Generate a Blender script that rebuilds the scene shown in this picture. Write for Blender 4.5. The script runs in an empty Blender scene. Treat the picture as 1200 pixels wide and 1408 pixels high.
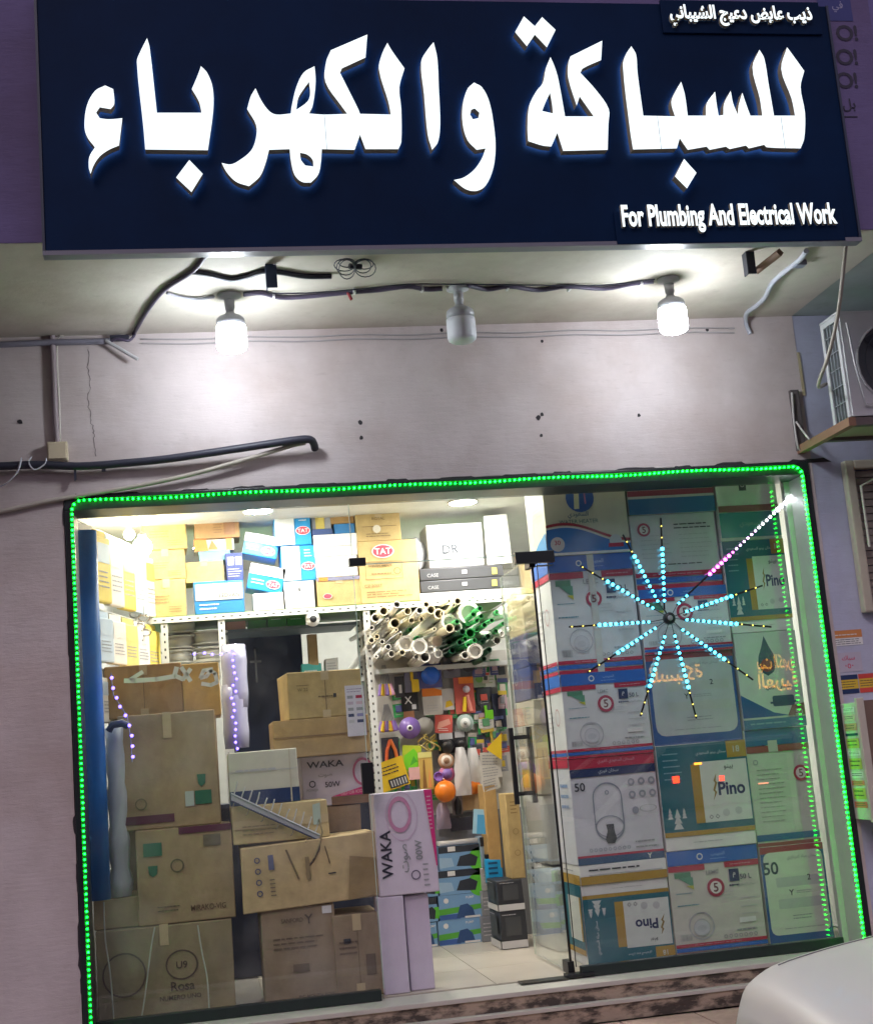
import bpy, bmesh, math, random
from mathutils import Vector, Matrix, noise
from mathutils.geometry import tessellate_polygon
random.seed(7)
sc = bpy.context.scene
COL = sc.collection
V = Vector
# ---------------------------------------------------------------- camera
FPX = 1900.0                                    # focal length in pixels of a 1200 x 1408 frame
CAM = V((-1.4390, -7.2125, 1.4736))
YAW, PITCH, ROLL = 0.1829, 0.1780, -0.0848
fwd = V((math.sin(YAW)*math.cos(PITCH), math.cos(YAW)*math.cos(PITCH), math.sin(PITCH)))
rgt = V((math.cos(YAW), -math.sin(YAW), 0)); upv = rgt.cross(fwd)
rgt, upv = math.cos(ROLL)*rgt + math.sin(ROLL)*upv, -math.sin(ROLL)*rgt + math.cos(ROLL)*upv
cd = bpy.data.cameras.new('camera'); co = bpy.data.objects.new('camera', cd); COL.objects.link(co)
m = Matrix((rgt, upv, -fwd)).transposed().to_4x4(); m.translation = CAM
co.matrix_world = m
cd.sensor_fit = 'VERTICAL'; cd.sensor_height = 24; cd.lens = 24*FPX/1408
cd.clip_start = .05; cd.clip_end = 500
sc.camera = co
def ray(px, py): return rgt*((px-600)/FPX) + upv*((704-py)/FPX) + fwd
def P(px, py, Y): d = ray(px, py); return CAM + d*((Y-CAM.y)/d.y)
def PZ(px, py, Z): d = ray(px, py); return CAM + d*((Z-CAM.z)/d.z)
def PX(px, py, X): d = ray(px, py); return CAM + d*((X-CAM.x)/d.x)
# ---------------------------------------------------------------- world, sun, exposure
w = bpy.data.worlds.new('World'); sc.world = w; w.use_nodes = True
nt = w.node_tree; bg = nt.nodes['Background']
sky = nt.nodes.new('ShaderNodeTexSky'); sky.sky_type = 'NISHITA'; sky.sun_disc = False
sky.sun_elevation = math.radians(1.5); sky.sun_rotation = math.radians(204)
mx = nt.nodes.new('ShaderNodeMix'); mx.data_type = 'RGBA'; mx.inputs[0].default_value = .86
nt.links.new(sky.outputs[0], mx.inputs[6]); mx.inputs[7].default_value = (1.18, 1.06, 1.5, 1)
nt.links.new(mx.outputs[2], bg.inputs[0]); bg.inputs[1].default_value = .175
sl = bpy.data.lights.new('sun', 'SUN'); sl.energy = .34; sl.angle = math.radians(25); sl.color = (1, .8, .8)
so = bpy.data.objects.new('sun', sl); COL.objects.link(so)
so.rotation_euler = (math.radians(50), 0, math.radians(-24))
sc.view_settings.view_transform = 'Standard'; sc.view_settings.look = 'None'
sc.view_settings.exposure = 1.0; sc.view_settings.gamma = 1; sc.view_settings.use_curve_mapping = False
sc.cycles.use_denoising = True
sc.cycles.transparent_max_bounces = 24; sc.cycles.max_bounces = 8; sc.cycles.glossy_bounces = 4
sc.cycles.sample_clamp_indirect = 5; sc.cycles.use_adaptive_sampling = True; sc.cycles.adaptive_threshold = .025; sc.cycles.diffuse_bounces = 4
sc.cycles.use_light_tree = True
# ---------------------------------------------------------------- materials
MATS = {}
def mat(key, build):
    if key in MATS: return MATS[key]
    mt = bpy.data.materials.new(str(key)); mt.use_nodes = True
    build(mt.node_tree, mt.node_tree.nodes['Principled BSDF']); MATS[key] = mt
    return mt
def nd(t, typ, **kw):
    n = t.nodes.new(typ)
    for k, v in kw.items(): setattr(n, k, v)
    return n
def grain(t, p, rgb, var=.12, scale=14, stretch=(1, 1, 1), bump=0, bscale=None, detail=5, bdist=.01):
    tc = nd(t, 'ShaderNodeTexCoord'); mp = nd(t, 'ShaderNodeMapping'); mp.inputs['Scale'].default_value = stretch
    t.links.new(tc.outputs['Object'], mp.inputs[0])
    nz = nd(t, 'ShaderNodeTexNoise'); nz.inputs['Scale'].default_value = scale; nz.inputs['Detail'].default_value = detail
    nz.inputs['Roughness'].default_value = .65
    t.links.new(mp.outputs[0], nz.inputs[0])
    rp = nd(t, 'ShaderNodeValToRGB'); e = rp.color_ramp.elements
    e[0].position = .3; e[1].position = .72
    e[0].color = tuple(min(1, c*(1-var)) for c in rgb)+(1,); e[1].color = tuple(min(1, c*(1+var*.6)) for c in rgb)+(1,)
    t.links.new(nz.outputs[0], rp.inputs[0]); t.links.new(rp.outputs[0], p.inputs['Base Color'])
    if bump:
        n2 = nd(t, 'ShaderNodeTexNoise'); n2.inputs['Scale'].default_value = bscale or scale*4; n2.inputs['Detail'].default_value = 6
        t.links.new(mp.outputs[0], n2.inputs[0])
        b = nd(t, 'ShaderNodeBump'); b.inputs['Strength'].default_value = bump; b.inputs['Distance'].default_value = bdist
        t.links.new(n2.outputs[0], b.inputs['Height']); t.links.new(b.outputs[0], p.inputs['Normal'])
    return rp
def c(r, g, b, rough=.55, var=.07, metal=0):
    def bl(t, p):
        grain(t, p, (r, g, b), var, 9)
        p.inputs['Roughness'].default_value = rough; p.inputs['Metallic'].default_value = metal
    return mat(('col', r, g, b, rough, metal), bl)
def emi(r, g, b, s, far=False):
    def bl(t, p):
        p.inputs['Base Color'].default_value = (r*.6, g*.6, b*.6, 1); p.inputs['Roughness'].default_value = .5
        p.inputs['Emission Color'].default_value = (r, g, b, 1); p.inputs['Emission Strength'].default_value = s
    mt = mat(('emit', r, g, b, s), bl)
    if far: mt.cycles.emission_sampling = 'NONE'
    return mt
def card(r, g, b):                                # corrugated cardboard: blotches, flute lines, scuffs
    def bl(t, p):
        rp = grain(t, p, (r*1.12, g*1.12, b*1.12), .14, 5, bump=.25, bscale=9, bdist=.02)
        tc = t.nodes['Texture Coordinate']
        wv = nd(t, 'ShaderNodeTexWave'); wv.bands_direction = 'Z'; wv.inputs['Scale'].default_value = 42; wv.inputs['Distortion'].default_value = .6
        t.links.new(tc.outputs['Object'], wv.inputs[0])
        mxx = nd(t, 'ShaderNodeMix', data_type='RGBA', blend_type='MULTIPLY'); mxx.inputs[0].default_value = .07
        t.links.new(rp.outputs[0], mxx.inputs[6]); t.links.new(wv.outputs[0], mxx.inputs[7])
        n3 = nd(t, 'ShaderNodeTexNoise'); n3.inputs['Scale'].default_value = 2.6; n3.inputs['Detail'].default_value = 8; n3.inputs['Roughness'].default_value = .75
        t.links.new(tc.outputs['Object'], n3.inputs[0])
        r3 = nd(t, 'ShaderNodeValToRGB'); r3.color_ramp.elements[0].position = .36; r3.color_ramp.elements[0].color = (.72, .7, .68, 1); r3.color_ramp.elements[1].position = .55
        t.links.new(n3.outputs[0], r3.inputs[0])
        m2 = nd(t, 'ShaderNodeMix', data_type='RGBA', blend_type='MULTIPLY'); m2.inputs[0].default_value = .6
        t.links.new(mxx.outputs[2], m2.inputs[6]); t.links.new(r3.outputs[0], m2.inputs[7])
        t.links.new(m2.outputs[2], p.inputs['Base Color']); p.inputs['Roughness'].default_value = .8
    return mat(('card', r, g, b), bl)
def stucco(key, rgb, var=.1):
    def bl(t, p):
        rp = grain(t, p, rgb, var, 3.2, (1, 1, 1), detail=8)
        tc = t.nodes['Texture Coordinate']
        mp = nd(t, 'ShaderNodeMapping'); mp.inputs['Scale'].default_value = (8, 8, 42); t.links.new(tc.outputs['Object'], mp.inputs[0])
        n1 = nd(t, 'ShaderNodeTexNoise'); n1.inputs['Scale'].default_value = 1; n1.inputs['Detail'].default_value = 7; n1.inputs['Roughness'].default_value = .7
        t.links.new(mp.outputs[0], n1.inputs[0])
        mp2 = nd(t, 'ShaderNodeMapping'); mp2.inputs['Scale'].default_value = (26, 26, 19); t.links.new(tc.outputs['Object'], mp2.inputs[0])
        n2 = nd(t, 'ShaderNodeTexNoise'); n2.inputs['Scale'].default_value = 1; n2.inputs['Detail'].default_value = 4
        t.links.new(mp2.outputs[0], n2.inputs[0])
        r1 = nd(t, 'ShaderNodeValToRGB'); r1.color_ramp.elements[0].position = .27; r1.color_ramp.elements[0].color = (.62, .6, .58, 1); r1.color_ramp.elements[1].position = .42
        t.links.new(n1.outputs[0], r1.inputs[0])
        m2 = nd(t, 'ShaderNodeMix', data_type='RGBA', blend_type='MULTIPLY'); m2.inputs[0].default_value = .38
        t.links.new(rp.outputs[0], m2.inputs[6]); t.links.new(r1.outputs[0], m2.inputs[7])
        # brown soot and hand stains with a shape of their own
        n3 = nd(t, 'ShaderNodeTexNoise'); n3.inputs['Scale'].default_value = 1.1; n3.inputs['Detail'].default_value = 9; n3.inputs['Roughness'].default_value = .6
        t.links.new(tc.outputs['Object'], n3.inputs[0])
        r3 = nd(t, 'ShaderNodeValToRGB'); r3.color_ramp.elements[0].position = .33; r3.color_ramp.elements[0].color = (.7, .62, .57, 1); r3.color_ramp.elements[1].position = .56
        t.links.new(n3.outputs[0], r3.inputs[0])
        m3 = nd(t, 'ShaderNodeMix', data_type='RGBA', blend_type='MULTIPLY'); m3.inputs[0].default_value = .7
        t.links.new(m2.outputs[2], m3.inputs[6]); t.links.new(r3.outputs[0], m3.inputs[7])
        t.links.new(m3.outputs[2], p.inputs['Base Color'])
        ad = nd(t, 'ShaderNodeMath', operation='MULTIPLY_ADD'); ad.inputs[1].default_value = .3; t.links.new(n2.outputs[0], ad.inputs[0]); t.links.new(n1.outputs[0], ad.inputs[2])
        b = nd(t, 'ShaderNodeBump'); b.inputs['Strength'].default_value = .5; b.inputs['Distance'].default_value = .006
        t.links.new(ad.outputs[0], b.inputs['Height']); t.links.new(b.outputs[0], p.inputs['Normal'])
        p.inputs['Roughness'].default_value = .75
    return mat(key, bl)
def glassmat(key, tint=(.975, .99, .985), dirt=.012, refl=1.0):
    def bl(t, p):
        t.nodes.remove(p); out = t.nodes['Material Output']
        tr = nd(t, 'ShaderNodeBsdfTransparent'); tr.inputs[0].default_value = tint+(1,)
        gl = nd(t, 'ShaderNodeBsdfGlossy'); gl.inputs['Roughness'].default_value = 0.0; gl.inputs[0].default_value = (refl, refl, refl, 1)
        ge = nd(t, 'ShaderNodeNewGeometry'); dt = nd(t, 'ShaderNodeVectorMath', operation='DOT_PRODUCT'); t.links.new(ge.outputs['Incoming'], dt.inputs[0]); t.links.new(ge.outputs['Normal'], dt.inputs[1])
        ab = nd(t, 'ShaderNodeMath', operation='ABSOLUTE'); t.links.new(dt.outputs['Value'], ab.inputs[0])
        om = nd(t, 'ShaderNodeMath', operation='SUBTRACT'); om.inputs[0].default_value = 1; t.links.new(ab.outputs[0], om.inputs[1])
        pw = nd(t, 'ShaderNodeMath', operation='POWER'); pw.inputs[1].default_value = 5; t.links.new(om.outputs[0], pw.inputs[0])
        fr = nd(t, 'ShaderNodeMath', operation='MULTIPLY_ADD'); fr.inputs[1].default_value = .96; fr.inputs[2].default_value = .04; t.links.new(pw.outputs[0], fr.inputs[0])
        m1 = nd(t, 'ShaderNodeMixShader'); t.links.new(fr.outputs[0], m1.inputs[0]); t.links.new(tr.outputs[0], m1.inputs[1]); t.links.new(gl.outputs[0], m1.inputs[2])
        df = nd(t, 'ShaderNodeBsdfDiffuse'); df.inputs[0].default_value = (.7, .7, .7, 1)
        tc = nd(t, 'ShaderNodeTexCoord'); nz = nd(t, 'ShaderNodeTexNoise'); nz.inputs['Scale'].default_value = 3; nz.inputs['Detail'].default_value = 8
        t.links.new(tc.outputs['Object'], nz.inputs[0])
        mr = nd(t, 'ShaderNodeMapRange'); mr.inputs[1].default_value = .45; mr.inputs[2].default_value = .8; mr.inputs[3].default_value = .004; mr.inputs[4].default_value = dirt*4
        t.links.new(nz.outputs[0], mr.inputs[0])
        m2 = nd(t, 'ShaderNodeMixShader'); t.links.new(mr.outputs[0], m2.inputs[0]); t.links.new(m1.outputs[0], m2.inputs[1]); t.links.new(df.outputs[0], m2.inputs[2])
        t.links.new(m2.outputs[0], out.inputs[0])
    return mat(key, bl)
# ---------------------------------------------------------------- mesh building
class MB:
    def __init__(s): s.v = []; s.f = []; s.m = []; s.mats = []; s.smooth = []
    def mi(s, mt):
        if mt not in s.mats: s.mats.append(mt)
        return s.mats.index(mt)
    def add(s, vs, fs, mt, smooth=False):
        b = len(s.v); s.v += [V(x) for x in vs]; k = s.mi(mt)
        for f in fs: s.f.append([i+b for i in f]); s.m.append(k); s.smooth.append(smooth)
        return s
    def box(s, lo, hi, mt, M=None, j=0, bev=0):
        (a, b_, c_), (d, e, f) = lo, hi
        if bev:
            bm = bmesh.new(); vs = [bm.verts.new(x) for x in [(a, b_, c_), (d, b_, c_), (d, e, c_), (a, e, c_), (a, b_, f), (d, b_, f), (d, e, f), (a, e, f)]]
            for q in [(0, 3, 2, 1), (4, 5, 6, 7), (0, 1, 5, 4), (1, 2, 6, 5), (2, 3, 7, 6), (3, 0, 4, 7)]: bm.faces.new([vs[i] for i in q])
            if j:
                for vv in bm.verts: vv.co += V((random.uniform(-j, j), random.uniform(-j, j)*.5, random.uniform(-j, j)*(.5 if vv.co.z > (c_+f)/2 else 0)))
            bmesh.ops.bevel(bm, geom=list(bm.edges), offset=bev, segments=2, affect='EDGES', profile=.6)
            bm.verts.ensure_lookup_table(); bm.verts.index_update()
            vv = [M @ x.co if M else x.co.copy() for x in bm.verts]; ff = [[x.index for x in q.verts] for q in bm.faces]; bm.free()
            return s.add(vv, ff, mt)
        vs = [V(x) for x in [(a, b_, c_), (d, b_, c_), (d, e, c_), (a, e, c_), (a, b_, f), (d, b_, f), (d, e, f), (a, e, f)]]
        if j: vs = [x+V((random.uniform(-j, j), random.uniform(-j, j), random.uniform(-j, j))) for x in vs]
        if M: vs = [M @ x for x in vs]
        return s.add(vs, [(0, 3, 2, 1), (4, 5, 6, 7), (0, 1, 5, 4), (1, 2, 6, 5), (2, 3, 7, 6), (3, 0, 4, 7)], mt)
    def dented(s, lo, hi, mt, j=.004, bev=.006, amp=.005, n=7):
        k0 = len(s.f); s.box(lo, hi, mt, None, j, bev); size = [hi[i]-lo[i] for i in range(3)]; seed = V((random.uniform(0, 90), random.uniform(0, 90), random.uniform(0, 90)))
        keep = []; big = []
        for f, m_, sm_ in zip(s.f[k0:], s.m[k0:], s.smooth[k0:]):
            q = [s.v[i] for i in f]
            (big if len(f) == 4 and min((q[1]-q[0]).length, (q[2]-q[1]).length) > min(size)*.6 else keep).append(f)
        s.f = s.f[:k0]+keep; s.m = s.m[:k0]+[s.mi(mt)]*len(keep); s.smooth = s.smooth[:k0]+[True]*len(keep)
        for f in big:
            a, b, c_, d = [s.v[i].copy() for i in f]; nn = (b-a).cross(d-a).normalized(); vs = []
            for jv in range(n+1):
                for iu in range(n+1):
                    u, v = iu/n, jv/n; p = a.lerp(b, u).lerp(d.lerp(c_, u), v); w_ = min(1, 3.2*u*(1-u))*min(1, 3.2*v*(1-v))
                    h = noise.noise(p*5+seed)*.6+noise.noise(p*13+seed)*.4
                    vs.append(p-nn*(amp*w_*(abs(h)*1.6)))
            s.add(vs, [(jv*(n+1)+iu, jv*(n+1)+iu+1, (jv+1)*(n+1)+iu+1, (jv+1)*(n+1)+iu) for jv in range(n) for iu in range(n)], mt, True)
        return s
    def tube(s, pts, r, mt, n=8, caps=True, r1=None):
        pts = [V(p) for p in pts]; rings = []; prev = None
        for i, p in enumerate(pts):
            t = (pts[min(i+1, len(pts)-1)]-pts[max(i-1, 0)]).normalized()
            a = prev if prev and abs(prev.dot(t)) < .95 else (V((0, 0, 1)) if abs(t.z) < .9 else V((1, 0, 0)))
            x = t.cross(a).normalized(); y = t.cross(x); prev = a
            rr = r if r1 is None else r+(r1-r)*i/(len(pts)-1)
            rings.append([p+x*(rr*math.cos(k*2*math.pi/n))+y*(rr*math.sin(k*2*math.pi/n)) for k in range(n)])
        vs = [q for rg in rings for q in rg]; fs = []
        for i in range(len(rings)-1):
            for k in range(n): fs.append((i*n+k, i*n+(k+1) % n, (i+1)*n+(k+1) % n, (i+1)*n+k))
        s.add(vs, fs, mt, True)
        if caps: s.add(rings[0], [list(range(n))], mt); s.add(rings[-1], [list(range(n))[::-1]], mt)
        return s
    def pipe(s, a, b, ro, ri, mt, mt2=None, n=14, plug=.12):     # hollow pipe with a wall
        a, b = V(a), V(b); t = (b-a).normalized(); x = t.cross(V((0, 0, 1)) if abs(t.z) < .9 else V((1, 0, 0))).normalized(); y = t.cross(x)
        def rg(p, r): return [p+x*(r*math.cos(k*2*math.pi/n))+y*(r*math.sin(k*2*math.pi/n)) for k in range(n)]
        vs = rg(b, ro)+rg(a, ro)+rg(a, ri)+rg(a+t*min(plug*4, (b-a).length*.9), ri)
        fs = [(r*n+k, r*n+(k+1) % n, (r+1)*n+(k+1) % n, (r+1)*n+k) for r in range(3) for k in range(n)]+[list(range(3*n, 4*n))]
        return s.add(vs, fs, mt, False)
    def lathe(s, prof, mt, o=(0, 0, 0), n=20, axis='z', smooth=True):
        vs = []; o = V(o)
        for r, h in prof:
            for k in range(n):
                a = k*2*math.pi/n; x, y = r*math.cos(a), r*math.sin(a)
                vs.append(o+(V((x, y, h)) if axis == 'z' else V((x, h, y)) if axis == 'y' else V((h, x, y))))
        fs = [(i*n+k, i*n+(k+1) % n, (i+1)*n+(k+1) % n, (i+1)*n+k) for i in range(len(prof)-1) for k in range(n)]
        fs += [list(range(n))[::-1], list(range((len(prof)-1)*n, len(prof)*n))]
        return s.add(vs, fs, mt, smooth)
    def prism(s, poly, d, mt, side=None, holes=(), back=None):               # polygon (3d points) extruded by vector d; front face = poly
        loops = [[V(p) for p in poly]]+[[V(p) for p in h] for h in holes]; d = V(d); flat = [p for l in loops for p in l]
        tr = tessellate_polygon(loops)
        nf = d*-1; out = []
        for t in tr:
            a, b_, c_ = (flat[i] for i in t)
            out.append(t if (b_-a).cross(c_-a).dot(nf) > 0 else t[::-1])
        s.add(flat, out, mt); s.add([p+d for p in flat], [t[::-1] for t in out], back or side or mt)
        for l in loops:
            n = len(l); s.add(l+[p+d for p in l], [(i, (i+1) % n, n+(i+1) % n, n+i) for i in range(n)], side or mt)
        return s
    def sphere(s, o, r, mt, n=14, sx=1, sy=1, sz=1):
        pr = [(max(1e-4, math.sin(a))*1, -math.cos(a)) for a in [i*math.pi/10 for i in range(11)]]
        vs = []; o = V(o)
        for q, h in pr:
            for k in range(n): a = k*2*math.pi/n; vs.append(o+V((q*r*sx*math.cos(a), q*r*sy*math.sin(a), h*r*sz)))
        return s.add(vs, [(i*n+k, i*n+(k+1) % n, (i+1)*n+(k+1) % n, (i+1)*n+k) for i in range(10) for k in range(n)], mt, True)
    def build(s, name, parent=None, fixn=False):
        me = bpy.data.meshes.new(name); me.from_pydata([tuple(x) for x in s.v], [], s.f)
        for mt in s.mats: me.materials.append(mt)
        me.polygons.foreach_set('material_index', s.m); me.polygons.foreach_set('use_smooth', s.smooth)
        if fixn:
            bm = bmesh.new(); bm.from_mesh(me); bmesh.ops.remove_doubles(bm, verts=bm.verts, dist=1e-5); bmesh.ops.recalc_face_normals(bm, faces=bm.faces); bm.to_mesh(me); bm.free()
        me.update()
        o = bpy.data.objects.new(name, me); COL.objects.link(o)
        if parent: o.parent = parent
        return o
def tag(o, label, cat, group=None, kind=None):
    if label: o['label'] = label
    if cat: o['category'] = cat
    if group: o['group'] = group
    if kind: o['kind'] = kind
    return o
def empty(name, loc, label=None, cat=None, group=None, rz=0):
    o = bpy.data.objects.new(name, None); COL.objects.link(o); o.location = loc; o.rotation_euler = (0, 0, rz); o.empty_display_size = .05
    return tag(o, label, cat, group)
def struct(name, mb): return tag(mb.build(name), None, None, None, 'structure')
def local(mb, o):                                   # move world-space verts into the frame of an unrotated parent
    mb.v = [p-V(o) for p in mb.v]; return mb
# ---------------------------------------------------------------- lettering
AR = {'ا': (0xFE8D, 2), 'أ': (0xFE83, 2), 'ب': (0xFE8F, 4), 'ة': (0xFE93, 2), 'ت': (0xFE95, 4), 'ج': (0xFE9D, 4), 'ح': (0xFEA1, 4), 'خ': (0xFEA5, 4), 'د': (0xFEA9, 2), 'ذ': (0xFEAB, 2),
      'ر': (0xFEAD, 2), 'ز': (0xFEAF, 2), 'س': (0xFEB1, 4), 'ش': (0xFEB5, 4), 'ص': (0xFEB9, 4), 'ض': (0xFEBD, 4), 'ط': (0xFEC1, 4), 'ع': (0xFEC9, 4), 'غ': (0xFECD, 4), 'ف': (0xFED1, 4),
      'ق': (0xFED5, 4), 'ك': (0xFED9, 4), 'ل': (0xFEDD, 4), 'م': (0xFEE1, 4), 'ن': (0xFEE5, 4), 'ه': (0xFEE9, 4), 'و': (0xFEED, 2), 'ي': (0xFEF1, 4), 'ء': (0xFE80, 1)}
def shape_ar(t):
    out = []
    for i, ch in enumerate(t):
        if ch not in AR: out.append(ch); continue
        b, n = AR[ch]
        pj = i > 0 and t[i-1] in AR and AR[t[i-1]][1] == 4 and n > 1
        nj = n == 4 and i+1 < len(t) and t[i+1] in AR and AR[t[i+1]][1] > 1
        out.append(chr(b+(3 if pj and nj else 1 if pj else 2 if nj else 0)))
    return ''.join(out[::-1])
TXT = {}
def glyphs(s, bold=0):
    k = (s, bold)
    if k in TXT: return TXT[k]
    cu = bpy.data.curves.new('t', 'FONT'); cu.body = shape_ar(s) if any(ch in AR for ch in s) else s
    cu.size = 1; cu.resolution_u = 3; cu.offset = bold
    o = bpy.data.objects.new('t', cu); COL.objects.link(o)
    me = bpy.data.meshes.new_from_object(o.evaluated_get(bpy.context.evaluated_depsgraph_get()))
    vs = [V((p.co.x, p.co.y, 0)) for p in me.vertices]; fs = [list(p.vertices) for p in me.polygons]
    bpy.data.objects.remove(o); bpy.data.curves.remove(cu); bpy.data.meshes.remove(me)
    x0 = min(p.x for p in vs); x1 = max(p.x for p in vs); y0 = min(p.y for p in vs); y1 = max(p.y for p in vs)
    TXT[k] = (vs, fs, x0, x1, y0, y1); return TXT[k]
class Face:                                          # a flat printed face: origin, right, up, size; prints sit proud of it in thin layers
    def __init__(s, o, u, v, w, h): s.o, s.u, s.v, s.w, s.h = V(o), V(u).normalized(), V(v).normalized(), w, h; s.n = s.u.cross(s.v); s.mb = MB(); s.k = 0
    def pt(s, a, b, l): return s.o+s.u*(a*s.w)+s.v*(b*s.h)+s.n*(.0012+.0004*l)
    def poly(s, pts, mt, l=0):
        q = [s.pt(a, b, l) for a, b in pts]
        if len(q) == 4: fs = [(0, 1, 2, 3)]
        else: fs = tessellate_polygon([q])
        g = []
        for f in fs:
            a, b, c_ = (q[i] for i in f[:3]); g.append(f if (b-a).cross(c_-a).dot(s.n) > 0 else tuple(f)[::-1])
        s.mb.add(q, g, mt)
    def rect(s, a, b, c_, d, mt, l=0): s.poly([(a, b), (c_, b), (c_, d), (a, d)], mt, l)
    def rrect(s, a, b, c_, d, r, mt, l=0):            # rounded, r in face widths
        ry = r*s.w/s.h; pts = []
        for cx, cy, a0 in ((c_-r, d-ry, 0), (a+r, d-ry, 90), (a+r, b+ry, 180), (c_-r, b+ry, 270)):
            for t in range(0, 91, 30): an = math.radians(a0+t); pts.append((cx+r*math.cos(an), cy+ry*math.sin(an)))
        s.poly(pts, mt, l)
    def disc(s, a, b, r, mt, l=0, n=20, sy=1): s.poly([(a+r*math.cos(i*2*math.pi/n), b+r*sy*s.w/s.h*math.sin(i*2*math.pi/n)) for i in range(n)], mt, l)
    def ring(s, a, b, r, t, mt, l=0, n=24, sy=1):
        for i in range(n):
            p, q = i*2*math.pi/n, (i+1)*2*math.pi/n
            f = lambda rr, an: (a+rr*math.cos(an), b+rr*sy*s.w/s.h*math.sin(an))
            s.poly([f(r, p), f(r, q), f(r-t, q), f(r-t, p)], mt, l)
    def text(s, t, a, b, h, mt, l=1, w=None, bold=.012, rot=0, maxw=None):   # centred at (a,b); h in face heights
        vs, fs, x0, x1, y0, y1 = glyphs(t, bold); H = h*s.h; k = H/max(.3, (y1-y0)); kx = k
        if w: kx = w*s.w/(x1-x0)
        if maxw and kx*(x1-x0) > maxw*s.w: kx = maxw*s.w/(x1-x0)
        ca, sa = math.cos(math.radians(rot)), math.sin(math.radians(rot)); o = s.pt(a, b, l); q = []
        for p in vs:
            x, y = (p.x-(x0+x1)/2)*kx, (p.y-(y0+y1)/2)*k; q.append(o+s.u*(x*ca-y*sa)+s.v*(x*sa+y*ca))
        s.mb.add(q, fs, mt)
    def lines(s, a, b, c_, d, n, mt, l=0, fill=.8):   # rows of fine print too small to read
        for i in range(n):
            y = d-(d-b)*(i+.5)/n; th = (d-b)/n*.3; x = a; end = a+(c_-a)*random.uniform(fill, 1)
            while x < end:
                ww = (c_-a)*random.uniform(.06, .2); s.rect(x, y-th/2, min(end, x+ww), y+th/2, mt, l); x += ww+(c_-a)*.025
    def done(s, parent, name='printed_panel'):
        if s.mb.v: return s.mb.build(name, parent)
WHITE = c(.78, .77, .76); INK = c(.03, .035, .05); TAPE = c(.45, .31, .15, .25); CLEARTAPE = c(.58, .46, .28, .2)
BLUE = c(.02, .13, .5); NAVY = c(.012, .03, .11); RED = c(.45, .02, .06); CYAN = c(.08, .38, .55); GOLD = c(.42, .25, .03); TEAL = c(.01, .13, .18); GREY = c(.3, .31, .33); PINK = c(.62, .03, .2); LILAC = c(.66, .6, .7)
GREEN = c(.06, .4, .03); BLACK = c(.012, .012, .015, .4); LGREY = c(.5, .5, .52); SKYB = c(.12, .45, .75); YEL = c(.75, .5, .02); ORG = c(.8, .22, .02)
def span(x0, y0, x1, y1, Y):
    xm, ym = (x0+x1)/2, (y0+y1)/2
    return P(x0, ym, Y).x, P(x1, ym, Y).x, P(xm, y1, Y).z, P(xm, y0, Y).z
def carton(label, X0, X1, Z0, Z1, Y, dep, mt, cat='box', name='carton', group=None, tape='h', rz=0, tilt=0, rx=0, jit=.004, front=None, left=None, top=None, bev=.006, dent=.007):
    """a closed box: front face at depth Y between X0..X1, Z0..Z1; front/left are functions that print on those faces"""
    w_, h_ = X1-X0, Z1-Z0
    mb = MB(); mb.dented((-w_/2, 0, 0), (w_/2, dep, h_), mt, j=jit, bev=min(bev, w_*.1, h_*.1), amp=min(dent, .04*min(w_, h_)))
    o = mb.build(name); o.location = ((X0+X1)/2, Y, Z0); o.rotation_euler = (math.radians(rx), math.radians(tilt), math.radians(rz))
    tag(o, label, cat, group)
    e = .0015+jit*.5
    if tape:
        tb = MB(); tw = .045
        if tape == 'h':                               # tape along the top seam, hanging over the front
            tb.box((-tw/2, -e-.0006, h_*.78), (tw/2, -e, h_+e), CLEARTAPE); tb.box((-tw/2, -e-.0006, h_+e), (tw/2, dep*.98, h_+e+.001), CLEARTAPE)
        elif tape == 'v':                             # front flaps meet on a vertical seam
            tb.box((-.0015, -e-.0004, .01), (.0015, -e, h_-.01), c(.16, .11, .06)); tb.box((-tw/2, -e-.0012, h_*.80), (tw/2, -e-.0005, h_), CLEARTAPE); tb.box((-tw/2, -e-.0012, 0), (tw/2, -e-.0005, h_*.16), CLEARTAPE)
        elif tape == 's':                             # horizontal seam across the front
            tb.box((-w_/2+.01, -e-.0004, h_*.5-.0015), (w_/2-.01, -e, h_*.5+.0015), c(.16, .11, .06)); tb.box((-w_/2, -e-.0012, h_*.5-tw/2), (w_/2, -e-.0005, h_*.5+tw/2), CLEARTAPE)
        tb.build('tape', o)
    if front: F = Face((-w_/2, -e-.001, 0), (1, 0, 0), (0, 0, 1), w_, h_); front(F); F.done(o)
    if left: F = Face((-w_/2-e-.001, dep, 0), (0, -1, 0), (0, 0, 1), dep, h_); left(F); F.done(o, 'printed_side')
    if top: F = Face((-w_/2, 0, h_+e+.001), (1, 0, 0), (0, 1, 0), w_, dep); top(F); F.done(o, 'printed_top')
    return o
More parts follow.
